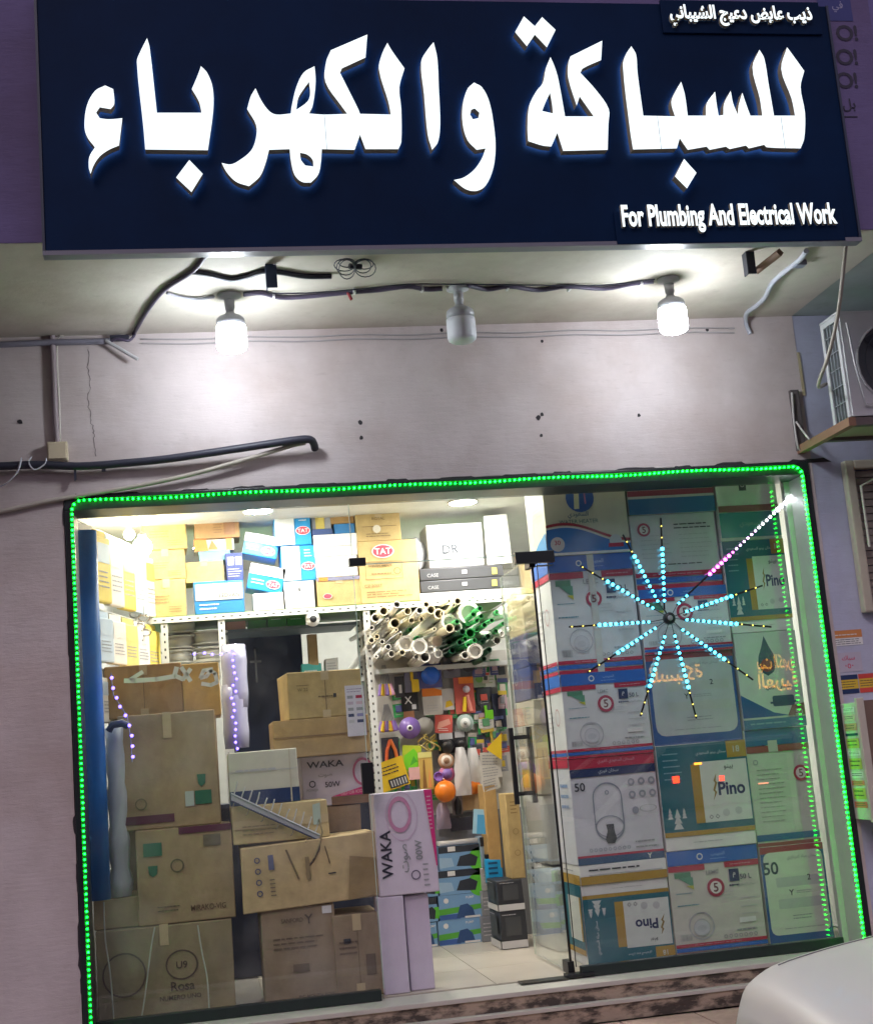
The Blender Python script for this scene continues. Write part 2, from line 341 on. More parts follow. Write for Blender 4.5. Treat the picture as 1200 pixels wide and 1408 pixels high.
# ================================================================ THE SETTING
GZ = .10                                              # pavement level
FZ = .295                                             # shop floor level
SOF = 3.84                                            # soffit under the overhang
WALL = stucco('wall paint', (.62, .54, .535)); SOFM = stucco('soffit paint', (.60, .55, .48)); PURP = stucco('upper paint', (.15, .12, .27)); PURN = stucco('neighbour upper paint', (.16, .14, .34)); NBW = stucco('neighbour paint', (.50, .52, .68)); NBS = stucco('neighbour soffit', (.38, .45, .44))
def m_asphalt(t, p): grain(t, p, (.05, .05, .055), .3, 30, bump=.4, bscale=120); p.inputs['Roughness'].default_value = .85
def m_pave(t, p): grain(t, p, (.42, .28, .24), .2, 12, bump=.3, bscale=60); p.inputs['Roughness'].default_value = .8
struct('ground', MB().box((-60, -60, -.3), (60, 40, 0), mat('asphalt', m_asphalt)))
pv = MB(); pvm = mat('paving', m_pave)
struct('pavement', MB().box((-30, -2.2, -.1), (30, 6, GZ-.012), c(.2, .18, .17)))
pav = bpy.data.objects['pavement']
tile_me = MB().box((-.195, -.195, 0), (.195, .195, .012), pvm, bev=.004).build('paving_tile', pav); tile_me.location = (-1.2, -.27, GZ-.012)
for i in range(11):
    for j in range(2):
        if i == 0 and j == 0: continue
        o = tile_me.copy(); COL.objects.link(o); o.parent = pav; o.location = (-1.2+.4*i, -.27-.4*j, GZ-.012+random.uniform(-.002, .002))
kb = MB().box((-30, -2.35, -.1), (30, -2.205, GZ+.02), c(.36, .35, .34), bev=.02); struct('kerb', kb)
# --- the shop building
bld = empty('shop_building', (0, 0, GZ), 'shop building with cream pink stucco wall and overhanging purple storey', 'building')
def bpart(name, mb, lab=None):
    o = local(mb, (0, 0, GZ)).build(name, bld)
    if lab: o['label'] = lab
    return o
XO, ZO = 2.05, 2.978                                 # half width and head of the opening
wl = MB()
wl.box((-9, 0, 0), (-XO, .3, SOF), WALL); wl.box((-XO, 0, ZO), (2.083, .3, SOF), WALL); wl.box((XO, 0, 0), (2.083, .3, ZO-.0), WALL)
bpart('wall', wl)
bpart('soffit', MB().box((-9, -1.3, SOF), (2.083, .3, SOF+.2), SOFM))
bpart('upper_facade', MB().box((-9, -1.303, SOF+.002), (2.083, -1.0, 9), PURP))
# broken plaster along the head of the opening, and the long crack
DK = c(.035, .03, .035, .9)
x = -2.0
while x < 2.06:
    L = random.uniform(.06, .34); h = random.uniform(.004, .012)*(1.5 if x > .6 else 1)
    pts = [(x, -.0035, ZO-.012), (x+L, -.0035, ZO-.012)]+[(x+L*(1-t/6), -.0035, ZO+h*random.uniform(.3, 1)) for t in range(1, 6)]
    bpart('plaster_chip', MB().prism(pts, (0, .003, 0), DK)); x += L+random.uniform(.02, .25)
z = .5
while z < 2.95:
    L = random.uniform(.08, .3); h = random.uniform(.004, .016)
    for sgn in (-1, 1):
        if random.random() < .75 and not (sgn > 0):
            pts = [(sgn*(XO-.006), -.0035, z), (sgn*(XO-.006), -.0035, z+L)]+[(sgn*(XO+h*random.uniform(.3, 1)), -.0035, z+L*(1-t/6)) for t in range(1, 6)]
            bpart('plaster_chip', MB().prism(pts, (0, .003, 0), DK))
    z += L+random.uniform(.0, .2)
ck = MB()
def crack(pxs, wd=.004):
    pts = [P(a, b, -.001) for a, b in pxs]
    q = []
    for a, b in zip(pts, pts[1:]):
        for t in range(6): q.append(a.lerp(b, t/6)+V((random.uniform(-.006, .006), 0, 0)))
    wd_ = [wd*random.uniform(.15, .6) for _ in q]
    n = len(q); ck.add([p-V((w_, 0, 0)) for p, w_ in zip(q, wd_)]+[p+V((w_, 0, 0)) for p, w_ in zip(q, wd_)], [(i, i+1, n+i+1, n+i) for i in range(n-1)], c(.24, .2, .2, .9))
crack([(122, 480), (121, 505), (124, 530), (121, 552), (125, 575), (128, 590), (130, 605), (133, 632)], .006)
bpart('crack', ck)
for a, b, r in [(495, 581, 3.4), (497, 602, 3), (740, 574, 4), (745, 570, 3), (744, 599, 2.6), (28, 580, 4), (745, 469, 2.4), (878, 571, 3), (607, 454, 3), (972, 453, 3)]:
    p = P(a, b, -.002); n = 8
    bpart('drill_hole', MB().add([p+V((r/257*math.cos(i*math.pi/4)*random.uniform(.7, 1.2), 0, r/257*math.sin(i*math.pi/4)*random.uniform(.7, 1.2))) for i in range(n)], [list(range(n))], DK))
# step: stone threshold, worn ledges
def m_stone(t, p):
    rp = grain(t, p, (.34, .27, .2), .7, 5.5, (1, 1, 2.5), bump=.6, bscale=20); rp.color_ramp.elements[0].position = .42; rp.color_ramp.elements[1].position = .55; rp.color_ramp.elements[0].color = (.07, .055, .045, 1); rp.color_ramp.elements[1].color = (.42, .33, .25, 1); p.inputs['Roughness'].default_value = .7
STO = mat('worn stone', m_stone); SILL = c(.55, .53, .48, .4)
bpart('threshold', MB().box((-2.2, -.012, FZ-.03), (2.2, .26, FZ-.006), SILL, bev=.004))
bpart('riser', MB().box((-2.07, .001, GZ), (2.07, .25, FZ-.031), STO))
bpart('step_nosing', MB().box((-2.3, -.05, FZ-.115), (2.3, -.001, FZ-.095), SILL, bev=.003))
bpart('lower_riser', MB().box((-2.3, -.04, GZ), (2.3, -.002, FZ-.116), STO))
# --- the neighbour on the right
nb = empty('neighbour_building', (4, 0, GZ), 'neighbouring building with bluish lavender wall at the edge', 'building')
def npart(name, mb): return local(mb, (4, 0, GZ)).build(name, nb)
npart('wall', MB().box((2.084, .004, 0), (9, .3, SOF), NBW)); npart('soffit', MB().box((2.084, -1.3, SOF+.003), (9, .3, SOF+.2), NBS)); npart('upper_facade', MB().box((2.084, -1.30, SOF+.005), (9, -1.0, 9), PURN))
npart('edge_trim', MB().box((2.084, -.004, 3.36), (2.10, .003, 3.62), c(.45, .38, .25)))
pn = Face((0, -1.3045, 0), (1, 0, 0), (0, 0, 1), 1, 1)
for py in (46, 79, 111): q = P(1160, py, -1.301); pn.text('O', q.x, q.z, .088, c(.03, .025, .05), bold=.02); q = P(1175, py, -1.301); pn.text('!', q.x, q.z, .085, c(.03, .025, .05), bold=.02)
q = P(1166, 145, -1.301); pn.text('بل', q.x, q.z, .07, c(.03, .025, .05))
a, b = P(1150, 161, -1.301), P(1178, 161, -1.301); pn.rect(a.x, a.z-.003, b.x, a.z+.003, c(.03, .025, .05))
a, b = P(1126, 29, -1.301), P(1163, -30, -1.301); pn.rect(a.x, a.z, b.x, b.z, c(.04, .05, .2)); q = P(1150, 10, -1.301); pn.text('في', q.x, q.z, .06, c(.3, .3, .45))
pn.mb.v = [p-V((4, 0, GZ)) for p in pn.mb.v]; pn.done(nb, 'painted_lettering')
# window of the neighbour (beige frame, dark slats)
wx = P(1174, 740, -.05).x; wz1 = P(1190, 632, -.05).z; wz0 = P(1185, 842, -.05).z; BEI = c(.5, .45, .36)
fr = MB(); fr.box((wx, -.06, wz0), (wx+.055, .0, wz1), BEI, bev=.01); fr.box((wx+.056, -.06, wz1-.05), (wx+.9, .0, wz1), BEI, bev=.01); fr.box((wx+.056, -.06, wz0), (wx+.9, .0, wz0+.05), BEI, bev=.01); fr.box((wx+.845, -.06, wz0+.051), (wx+.9, .0, wz1-.051), BEI, bev=.01)
wo = npart('window_frame', fr)
for i in range(18):
    zz = wz0+.055+i*(wz1-wz0-.11)/18
    sb = MB().box((wx+.057, -.03, zz), (wx+.844, -.012, zz+(wz1-wz0-.11)/18-.006), c(.24, .2, .17)); npart('slat', sb)
br = MB(); q = P(1183, 668, -.09); br.tube([q+V((0, 0, -.35)), q, q+V((.12, -.05, .05))], .008, c(.6, .58, .5)); npart('window_stay', br)
# ================================================================ STOREFRONT
GY = .205                                             # glass plane
FRM = c(.02, .03, .03, .35)
sf = empty('glass_storefront', (0, GY, FZ), 'frameless glass shopfront set in a dark frame', 'storefront')
def spart(name, mb): return local(mb, (0, GY, FZ)).build(name, sf)
spart('frame_head', MB().box((-2.045, -.008, 2.90), (2.06, .24, 2.973), FRM, bev=.003))
spart('frame_jamb', MB().box((-2.045, -.008, FZ), (-2.0, .24, 2.899), FRM, bev=.003))
spart('frame_jamb', MB().box((2.022, -.008, FZ), (2.06, .24, 2.899), FRM, bev=.003))
spart('jamb_liner', MB().box((2.018, .006, FZ), (2.0215, .238, 2.898), c(.42, .43, .4, .4)))
spart('jamb_rib', MB().box((1.985, .19, FZ), (2.0175, .236, 2.898), c(.45, .46, .43, .3)))
spart('bottom_rail', MB().box((-2.0, GY-.025, FZ-.004), (P(503, 1080, GY).x, GY+.03, FZ+.05), FRM, bev=.003))
spart('bottom_rail', MB().box((P(797, 1345, GY).x+.01, GY-.025, FZ-.004), (1.984, GY+.03, FZ+.05), FRM, bev=.003))
GL = glassmat('shop glass', dirt=.024)
xa = P(506, 1070, GY).x; xb = P(765, 1050, GY).x; zt = (P(500, 772, GY).z+P(735, 765, GY).z)/2
spart('pane', MB().box((-1.998, GY-.005, FZ+.051), (xa, GY+.005, 2.899), GL))
spart('pane', MB().box((xa+.004, GY-.005, zt), (xb-.004, GY+.005, 2.899), GL))
spart('pane', MB().box((xb, GY-.005, FZ+.051), (1.984, GY+.005, 2.899), GL))
EDGE = c(.55, .72, .66, .15)
spart('glass_edge', MB().box((xa+.0005, GY-.0055, FZ+.052), (xa+.0035, GY+.0055, 2.898), EDGE)); spart('glass_edge', MB().box((xa+.006, GY-.0055, zt-.005), (xb-.006, GY+.0055, zt-.0005), EDGE))
def fit(x0, y0, x1, y1, nm='patch_fitting'):
    a, b = P(x0, y1, GY), P(x1, y0, GY); spart(nm, MB().box((a.x, GY-.022, a.z), (b.x, GY+.022, b.z), BLACK, bev=.003))
fit(480, 767, 502, 779); fit(708, 757, 760, 776); fit(737, 776.5, 760, 779); fit(499, 1048, 512, 1092, 'lock_keeper')
spart('silicone_joint', MB().box((xb-.0035, GY-.006, FZ+.05), (xb-.0005, GY+.006, zt-.02), BLACK))
p = P(790, 1345, GY); spart('floor_pivot', MB().box((p.x-.05, GY-.04, FZ+.002), (p.x+.1, GY+.04, FZ+.02), BLACK, bev=.003)); spart('floor_plate', MB().box((p.x-.3, GY-.05, FZ+.001), (p.x-.051, GY+.05, FZ+.005), c(.12, .12, .12, .3, metal=1)))
# the open door, swung inwards
dx = xb-.02
dr = empty('glass_door', (dx, GY+.03, FZ), 'frameless glass door swung inward beside the boxes', 'door')
def dpart(name, mb): return local(mb, (dx, GY+.03, FZ)).build(name, dr)
dpart('glass_leaf', MB().box((dx-.006, GY+.04, FZ+.02), (dx+.006, 1.05, zt-.01), glassmat('door glass', (.96, .985, .97), .02, 1)))
dpart('leaf_edge', MB().box((dx-.0065, 1.0505, FZ+.02), (dx+.0065, 1.054, zt-.01), c(.6, .66, .55, .2)))
dpart('leaf_edge', MB().box((dx-.0065, GY+.036, FZ+.02), (dx+.0065, GY+.0395, zt-.01), BLACK))
dpart('patch_fitting', MB().box((dx-.018, GY+.032, FZ+.012), (dx+.018, GY+.15, FZ+.075), BLACK, bev=.003)); dpart('patch_fitting', MB().box((dx-.018, GY+.032, zt-.07), (dx+.018, GY+.15, zt-.012), BLACK, bev=.003))
hz0, hz1 = P(712, 1106, .93).z, P(712, 1000, .93).z
for sx in (-.055, .055): dpart('handle_bar', MB().box((dx+sx-.014, .91, hz0), (dx+sx+.014, .94, hz1), BLACK, bev=.004))
for zz in (hz0+.06, hz1-.06): dpart('handle_bolt', MB().box((dx-.0545, .915, zz-.012), (dx+.0545, .935, zz+.012), BLACK))
# ================================================================ GREEN LED ROPE
rope = empty('led_strip', (0, -.01, FZ), 'green LED strip light running round the shopfront opening', 'strip light')
LX, LZ = 2.008, 2.945; R_ = .05
path = [V((-LX, 0, FZ+.01)), V((-LX, 0, LZ-R_))]+[V((-LX+R_-R_*math.cos(t*math.pi/8), 0, LZ-R_+R_*math.sin(t*math.pi/8))) for t in range(1, 5)]+[V((LX-R_+R_*math.sin(t*math.pi/8), 0, LZ-R_+R_*math.cos(t*math.pi/8))) for t in range(0, 5)]+[V((LX, 0, FZ+.02))]
cum = [0]
for a, b in zip(path, path[1:]): cum.append(cum[-1]+(b-a).length)
def along(d):
    for i in range(len(path)-1):
        if d <= cum[i+1]: return path[i].lerp(path[i+1], (d-cum[i])/(cum[i+1]-cum[i])), (path[i+1]-path[i]).normalized()
    return path[-1], V((0, 0, -1))
tp = MB(); ld = MB(); GLED = emi(.003, 1, .025, 17); GLED2 = emi(.002, 1, .025, 11); n = int(cum[-1]/.0275)
tb = []
for i in range(n):
    p, t = along((i+.5)*cum[-1]/n); out = t.cross(V((0, -1, 0))); out = -out if out.dot(V((0, 0, 1.6))-p) > 0 else out
    q = p+V((random.uniform(-.0008, .0008), -.016+random.uniform(-.001, .001), .004*math.sin(i*.21)*(abs(t.x) > .9)))
    ld.box((-.0042, -.006, -.0042), (.0042, .006, .0042), random.choice((GLED, GLED, GLED2)), Matrix.Translation(q))
    tb.append(p+out*.0085)
for a, b in zip(tb, tb[1:]):
    tp.add([a+V((0, -.024, 0)), b+V((0, -.024, 0)), b+V((0, -.004, 0)), a+V((0, -.004, 0))], [(0, 1, 2, 3)], c(.08, .12, .09))
local(tp, rope.location).build('carrier_tape', rope)
o = local(ld, rope.location).build('light_emitters', rope); o['kind'] = 'stuff'
# ================================================================ STARBURST LED
hub = P(920, 850, GY-.03)
stb = empty('starburst_light', hub, 'cyan LED firework starburst with one pink and white ray on the glass', 'led light')
CY = emi(.06, .66, 1, 4.2); WH = emi(.9, .93, 1, 12); LIL = emi(.8, .5, 1, 4); MAG = emi(1, .12, .85, 4); YL = emi(1, .8, .12, 1.6, True)
h = MB(); h.lathe([(.028, -.012), (.034, -.006), (.034, .02), (.012, .024)], BLACK, (0, 0, 0), 16, 'y'); h.lathe([(.012, -.016), (.016, -.0125)], GREY, (0, 0, 0), 12, 'y'); h.build('hub', stb)
arms = [((908, 712), (913, 838), .33), ((856, 735), (905, 830), .3), ((797, 778), (900, 838), .36), ((782, 862), (895, 855), .36), ((807, 925), (903, 862), .38), ((880, 985), (914, 872), .34), ((957, 988), (926, 871), .32),
        ((1035, 935), (935, 864), .36), ((1060, 862), (940, 852), .36), ((1048, 805), (940, 842), .36), ((1096, 675), (930, 832), 0)]
for k, (e, s_, unlit) in enumerate(arms):
    a, b = P(s_[0], s_[1], GY-.02)-hub, P(e[0], e[1], GY-.02)-hub; L = (b-a).length; d = (b-a).normalized(); nn = V((-d.z, 0, d.x))
    arm = MB(); arm.add([a-nn*.005, b-nn*.005, b+nn*.005, a+nn*.005, a-nn*.005+V((0, .002, 0)), b-nn*.005+V((0, .002, 0)), b+nn*.005+V((0, .002, 0)), a+nn*.005+V((0, .002, 0))], [(0, 1, 2, 3), (7, 6, 5, 4), (0, 4, 5, 1), (3, 2, 6, 7)], BLACK)
    arm.tube([V((0, .0, 0)), a*.5+V((0, -.006, 0)), a], .0022, BLACK, 5)
    ao = arm.build('light_arm', stb)
    lm = MB(); N = int(L/.031)
    for i in range(N):
        t = (i+.5)/N; p = a.lerp(b, t)+V((0, -.004, 0))
        if k == 10:
            if .08 < t < .26: continue
            mt = CY if t < .1 else MAG if t < .48 else LIL if t < .66 else WH; r = .011 if .26 < t < .45 or t > .8 else .007
        else:
            if t < .08 and k in (0,): continue
            mt = CY if t < 1-unlit else YL; r = (.0075+.0055*t) if mt is CY else .0035
            if mt is YL and i % 2: continue
        lm.lathe([(r, -.003), (r, .002)], mt, p, 8, 'y')
    lm.build('light_emitters', ao)['kind'] = 'stuff'
# ghost reflection of white lettering, painted on the glass as pale strokes
vt = MB(); VW = c(.75, .72, .6, .5)
def stroke(pxs, wd):
    pts = [P(a, b, GY-.0075) for a, b in pxs]
    for a, b in zip(pts, pts[1:]):
        d = (b-a).normalized(); n = V((-d.z, 0, d.x))*wd; vt.add([a-n-d*wd*.4, b-n+d*wd*.4, b+n+d*wd*.4, a+n-d*wd*.4], [(0, 1, 2, 3)], VW)
stroke([(172, 936), (185, 936), (215, 934), (240, 930), (243, 918)], .012); stroke([(180, 934), (196, 924)], .010); stroke([(243, 930), (252, 934), (262, 920)], .011); stroke([(250, 918), (262, 936)], .011); stroke([(292, 920), (280, 922), (276, 932), (284, 930), (290, 922), (296, 926), (299, 938), (290, 942), (278, 940)], .010)
o = vt.build('vinyl_lettering'); tag(o, 'pale handwritten lettering stuck on the glass before the brown cartons', 'lettering')
# ================================================================ SIGN
SY = -1.36
x0 = P(57, 172, SY).x; x1 = P(1157, 170, SY).x; z0 = (P(62, 343, SY).z+P(1177, 329, SY).z)/2; z1 = P(1136, 9, SY).z
sg = empty('shop_sign', ((x0+x1)/2, SY, z0), 'large navy shop sign with glowing white Arabic letters', 'sign')
def gpart(name, mb, lab=None):
    o = local(mb, sg.location).build(name, sg)
    if lab: o['label'] = lab
    return o
def m_navy(t, p): grain(t, p, (.0005, .016, .06), .3, 1.2); p.inputs['Roughness'].default_value = .6; p.inputs['Specular IOR Level'].default_value = .12
NV = mat('sign navy', m_navy)
pb = MB(); nx = 1
for i in range(nx):
    a, b = x0+(x1-x0)*i/nx, x0+(x1-x0)*(i+1)/nx
    pb.box((a+.0008, SY, z0), (b-.0008, SY+.02, z1), NV)
gpart('face_panel', pb)
gpart('sign_box', MB().box((x0+.004, SY+.0205, z0+.004), (x1-.004, -1.304, z1-.004), c(.05, .06, .09)))
tr_ = MB(); tr_.box((x0-.012, SY-.008, z0-.02), (x1+.012, -1.304, z0-.0005), c(.2, .2, .24, .3)); gpart('bottom_trim', tr_)
gpart('side_trim', MB().box((x1+.0005, SY-.008, z0), (x1+.012, -1.304, z1), c(.03, .04, .07, .3))); gpart('side_trim', MB().box((x0-.012, SY-.008, z0), (x0-.0005, -1.304, z1), c(.03, .04, .07, .3)))
LF = emi(.86, .97, 1, .60); HALO = emi(.45, .7, 1, 2.2); LS = c(.62, .56, .36, .45)
def smooth_loop(pts, sub=4):
    n = len(pts); out = []; tg = []
    for i in range(n):
        a, b, c_ = (V(pts[i-1]), V(pts[i]), V(pts[(i+1) % n])); u, v = b-a, c_-b
        ang = u.angle(v) if u.length and v.length else 0
        tg.append(None if ang > math.radians(42) else (c_-a)*.5)
    for i in range(n):
        a, b = V(pts[i]), V(pts[(i+1) % n]); t0, t1 = tg[i], tg[(i+1) % n]; d = b-a
        if t0 is None and t1 is None: out.append(a); continue
        ta = t0.normalized()*d.length if t0 is not None else d; tb_ = t1.normalized()*d.length if t1 is not None else d
        for k in range(sub):
            t = k/sub; h1 = 2*t**3-3*t**2+1; h2 = -2*t**3+3*t**2; h3 = t**3-2*t**2+t; h4 = t**3-t**2
            out.append(a*h1+b*h2+ta*h3+tb_*h4)
    return out
LY = SY-.06
def letter(loops, ox, lab):
    w3 = []
    for l in loops:
        px = smooth_loop([(ox+x/2, y/2) for x, y in l]); w3.append([P(q.x, q.y, LY) for q in px])
    mb = MB(); mb.prism(w3[0], (0, .045, 0), LF, LS, w3[1:], HALO)
    gpart('letter', mb, lab)
letter([[(290, 235), (312, 245), (315, 285), (305, 300), (275, 295), (265, 310), (275, 325), (300, 328), (337, 325), (328, 400), (300, 412), (275, 430), (258, 455), (250, 478), (245, 460), (247, 430), (262, 405), (240, 375), (233, 345), (240, 290), (262, 250)]], 0, 'comma shaped letter at the sign end')
letter([[(405, 105), (412, 130), (432, 310), (555, 310), (548, 280), (528, 245), (545, 205), (553, 182), (570, 200), (585, 240), (587, 300), (572, 413), (400, 411), (395, 350), (377, 170), (385, 145)]], 0, None)
letter([[(521, 440), (558, 478), (527, 528), (485, 488)]], 0, None)
letter([[(703, 243), (718, 275), (740, 305), (760, 315), (800, 312), (803, 290), (815, 240), (835, 200), (865, 182), (868, 225), (860, 290), (850, 312), (890, 315), (955, 313), (938, 290), (895, 225), (897, 170), (910, 138), (1010, 95), (1005, 158), (940, 188), (935, 200), (945, 220), (985, 300), (990, 313), (1075, 315), (1068, 280), (1042, 190), (1050, 150), (1065, 118), (1078, 140), (1112, 188), (1098, 240), (1103, 300), (1103, 390), (1095, 410), (1005, 410), (990, 370), (975, 412), (885, 410), (882, 450), (875, 480), (855, 502), (830, 500), (810, 480), (800, 440), (797, 410), (740, 412), (730, 450), (715, 485), (685, 512), (650, 500), (625, 475), (610, 448), (635, 452), (660, 440), (690, 415), (703, 385), (705, 345), (680, 300), (690, 265)],
        [(850, 225), (853, 260), (845, 280), (815, 302), (820, 270), (835, 245)], [(825, 420), (845, 425), (860, 440), (862, 458), (840, 455), (828, 440)]], 0, None)
letter([[(1192, 116), (1202, 160), (1206, 240), (1210, 340), (1204, 390), (1188, 412), (1176, 370), (1166, 260), (1158, 170), (1176, 136)]], 0, None)
letter([[(103, 227), (125, 240), (145, 280), (158, 350), (162, 410), (155, 465), (135, 510), (110, 525), (80, 520), (48, 495), (75, 488), (105, 465), (125, 435), (135, 408), (110, 412), (85, 385), (72, 340), (72, 290), (85, 245)], [(105, 298), (118, 310), (115, 325), (100, 328), (92, 315), (95, 302)]], 600, None)
letter([[(240, 45), (270, 72), (290, 47), (327, 82), (303, 130), (270, 95), (248, 127), (216, 88)]], 600, None)
letter([[(313, 157), (325, 185), (335, 220), (353, 320), (432, 320), (393, 265), (385, 290), (362, 215), (362, 175), (368, 155), (455, 112), (452, 165), (402, 188), (395, 200), (440, 250), (473, 300), (472, 340), (470, 412), (348, 415), (332, 365), (315, 403), (290, 400), (252, 388), (250, 350), (255, 290), (275, 250), (292, 228), (300, 190)], [(312, 255), (318, 290), (320, 312), (290, 305), (300, 280)]], 600, None)
letter([[(535, 127), (548, 150), (552, 200), (568, 318), (655, 320), (645, 280), (660, 245), (672, 225), (682, 260), (690, 318), (740, 318), (742, 285), (765, 252), (770, 290), (775, 318), (788, 316), (790, 285), (808, 250), (815, 285), (828, 316), (830, 290), (840, 255), (850, 285), (862, 318), (895, 318), (888, 270), (868, 185), (887, 137), (900, 160), (912, 230), (927, 318), (985, 318), (975, 270), (947, 190), (963, 130), (985, 160), (1010, 195), (1000, 240), (1012, 310), (1010, 380), (1000, 408), (908, 405), (900, 398), (858, 408), (850, 400), (805, 410), (795, 403), (750, 412), (742, 403), (690, 412), (668, 380), (660, 408), (540, 411), (532, 360), (512, 180), (520, 150)]], 600, None)
letter([[(680, 437), (714, 475), (688, 518), (655, 485)]], 600, None)
for a, b, d in [(446, 158, 205), (903.5, 160, 205), (1073, 160, 204)]: q, r = P(a, b, LY-.0015), P(a+2, d, LY-.0015); gpart('letter_seam', MB().box((q.x-.0012, LY-.0015, r.z), (q.x+.0012, LY-.0003, q.z), c(.4, .45, .45)))
def text3d(s, px0, py, px1, hpx, Y, mt, side, bold=.0, dep=.02, plate=None):
    cu = bpy.data.curves.new('t', 'FONT'); cu.body = shape_ar(s) if any(ch in AR for ch in s) else s; cu.size = 1; cu.resolution_u = 3; cu.offset = bold; cu.extrude = .5
    o = bpy.data.objects.new('t', cu); COL.objects.link(o); me = bpy.data.meshes.new_from_object(o.evaluated_get(bpy.context.evaluated_depsgraph_get()))
    vs = [p.co.copy() for p in me.vertices]; fs = [(list(p.vertices), p.normal.copy()) for p in me.polygons]
    bpy.data.objects.remove(o); bpy.data.curves.remove(cu); bpy.data.meshes.remove(me)
    X0, X1 = min(p.x for p in vs), max(p.x for p in vs); Y0, Y1 = min(p.y for p in vs), max(p.y for p in vs)
    a, b = P(px0, py, Y), P(px1, py, Y); H = hpx/1900*(Y-CAM.y)*1.0; zc = P((px0+px1)/2, py-(px1-px0)*.009, Y).z
    q = [V((a.x+(p.x-X0)/(X1-X0)*(b.x-a.x), Y-p.z*dep, zc+((p.y-Y0)/(Y1-Y0)-.5)*H)) for p in vs]
    mb = MB(); mb.add(q, [f for f, nn in fs if abs(nn.z) > .5], mt); mb.add(q, [f for f, nn in fs if abs(nn.z) <= .5], side)
    return mb
LF2 = emi(.86, .97, 1, .62)
for (a, b, d, e, nm) in [(848, 287, 1156, 333, 'english_plate'), (912, 3, 1124, 46, 'name_plate')]:
    p, q = P(a, e, SY-.012), P(d, b, SY-.012); gpart(nm, MB().box((p.x, SY-.012, (p.z+P(d, e, SY-.012).z)/2), (q.x, SY-.0005, q.z), NV, bev=.003))
gpart('lettering', text3d('For Plumbing And Electrical Work', 854, 303, 1149, 46, SY-.024, LF2, LS, .03), 'white English lettering')
gpart('lettering', text3d('ذيب عايض دعيج الشيباني', 920, 25, 1115, 37, SY-.024, LF2, LS, .034), 'small white Arabic lettering')
# brackets hanging below the sign
def bracket(label, px0, py0, px1, py1, Y, mt, foot=None):
    a, b = P(px0, py0, Y), P(px1, py1, Y); mb = MB(); t = .05
    mb.box((a.x, Y, b.z), (b.x, Y+.006, SOF-.002), mt); mb.box((a.x, Y+.0065, b.z), (a.x+.006, Y+t, SOF-.002), mt)
    o = mb.build('steel_bracket'); tag(o, label, 'bracket')
    if foot: foot(o)
    return o
bracket('dark blue steel angle bracket hanging below the sign by the wire coil', 364, 350, 382, 395, -1.0, c(.03, .05, .12, .4))
b2 = bracket('black steel angle bracket below the sign beside the rusty bar', 1024, 343, 1040, 376, -1.05, c(.012, .015, .03, .4))
mb = MB(); mb.tube([P(1040, 372, -1.02), P(1058, 358, -1.12), P(1072, 347, -1.2)], .022, c(.2, .11, .07, .7), 4)
o = mb.build('rusty_bar'); tag(o, 'rusty square steel bar slanting up to the sign', 'bar')
# ================================================================ BULBS
BUL = emi(.86, .93, 1, 50); BOFF = c(.86, .86, .93, .3); PLG = c(.55, .55, .57, .35)
for px, py, lit, lab in [(315, 405, 1, 'lit white LED bulb on the soffit nearest the steel bracket and wire coil'), (629, 395, 0, 'unlit frosted LED bulb in the middle of the soffit'), (918, 383, 1, 'lit white LED bulb on the soffit beside the conduit')]:
    q = PZ(px, py, SOF); e = empty('light_bulb', (q.x, q.y, SOF-.001), lab, 'light bulb', 'bulbs along the soffit')
    MB().lathe([(.058, 0), (.058, -.012), (.03, -.022), (.026, -.03)], PLG, n=24).build('base_plate', e)
    MB().lathe([(.025, -.030), (.025, -.075), (.021, -.076), (.021, -.094)], PLG, n=20).build('socket', e)
    b = MB().lathe([(.021, -.094), (.030, -.105), (.055, -.116), (.068, -.128), (.071, -.14), (.071, -.170)], c(.5, .5, .54, .3), n=28).build('bulb_body', e)
    MB().lathe([(.073, -.1705), (.074, -.185), (.074, -.265), (.070, -.28), (.058, -.289), (.03, -.293), (.001, -.294)], BUL if lit else BOFF, n=28).build('diffuser', e)
# ================================================================ WIRES AND CONDUITS
def wire(name, label, pts, r, mt, cat='cable', n=7, sub=4, sag=0):
    pts = [V(p) for p in pts]; out = []
    for i in range(len(pts)-1):
        p0, p1, p2, p3 = pts[max(i-1, 0)], pts[i], pts[i+1], pts[min(i+2, len(pts)-1)]
        for k in range(sub):
            t = k/sub; out.append(.5*((2*p1)+(p2-p0)*t+(2*p0-5*p1+4*p2-p3)*t*t+(3*p1-p0-3*p2+p3)*t**3))
    out.append(pts[-1])
    o = MB().tube(out, r, mt, n).build(name)
    return tag(o, label, cat)
S = lambda a, b, dz=.012: PZ(a, b, SOF-dz)
Wl = lambda a, b, dy=.02: P(a, b, -dy)
DKC = c(.03, .03, .05, .5); PUC = c(.09, .07, .12, .5); GC = c(.28, .28, .32, .5)
wire('cable', 'dark cable from the sign slanting down the soffit to the wall', [S(284, 350), S(265, 373), S(227, 398), S(203, 427), Wl(184, 460)], .011, PUC)
wire('cable', 'black taped cable along the soffit to the wire coil', [S(265, 374), S(290, 378), S(317, 384), S(340, 380), S(363, 373), S(388, 375), S(420, 380), S(456, 380)], .013, DKC)
wire('cable', 'thin cable looping along the soffit to the first lit bulb', [S(230, 403), S(248, 408), S(270, 411), S(295, 408)], .008, GC)
wire('cable', 'dark cable strung along the soffit between first and unlit bulb', [S(335, 405), S(360, 403), S(385, 409), S(420, 408), S(480, 402), S(520, 399), S(560, 394), S(585, 398), S(608, 397)], .012, PUC)
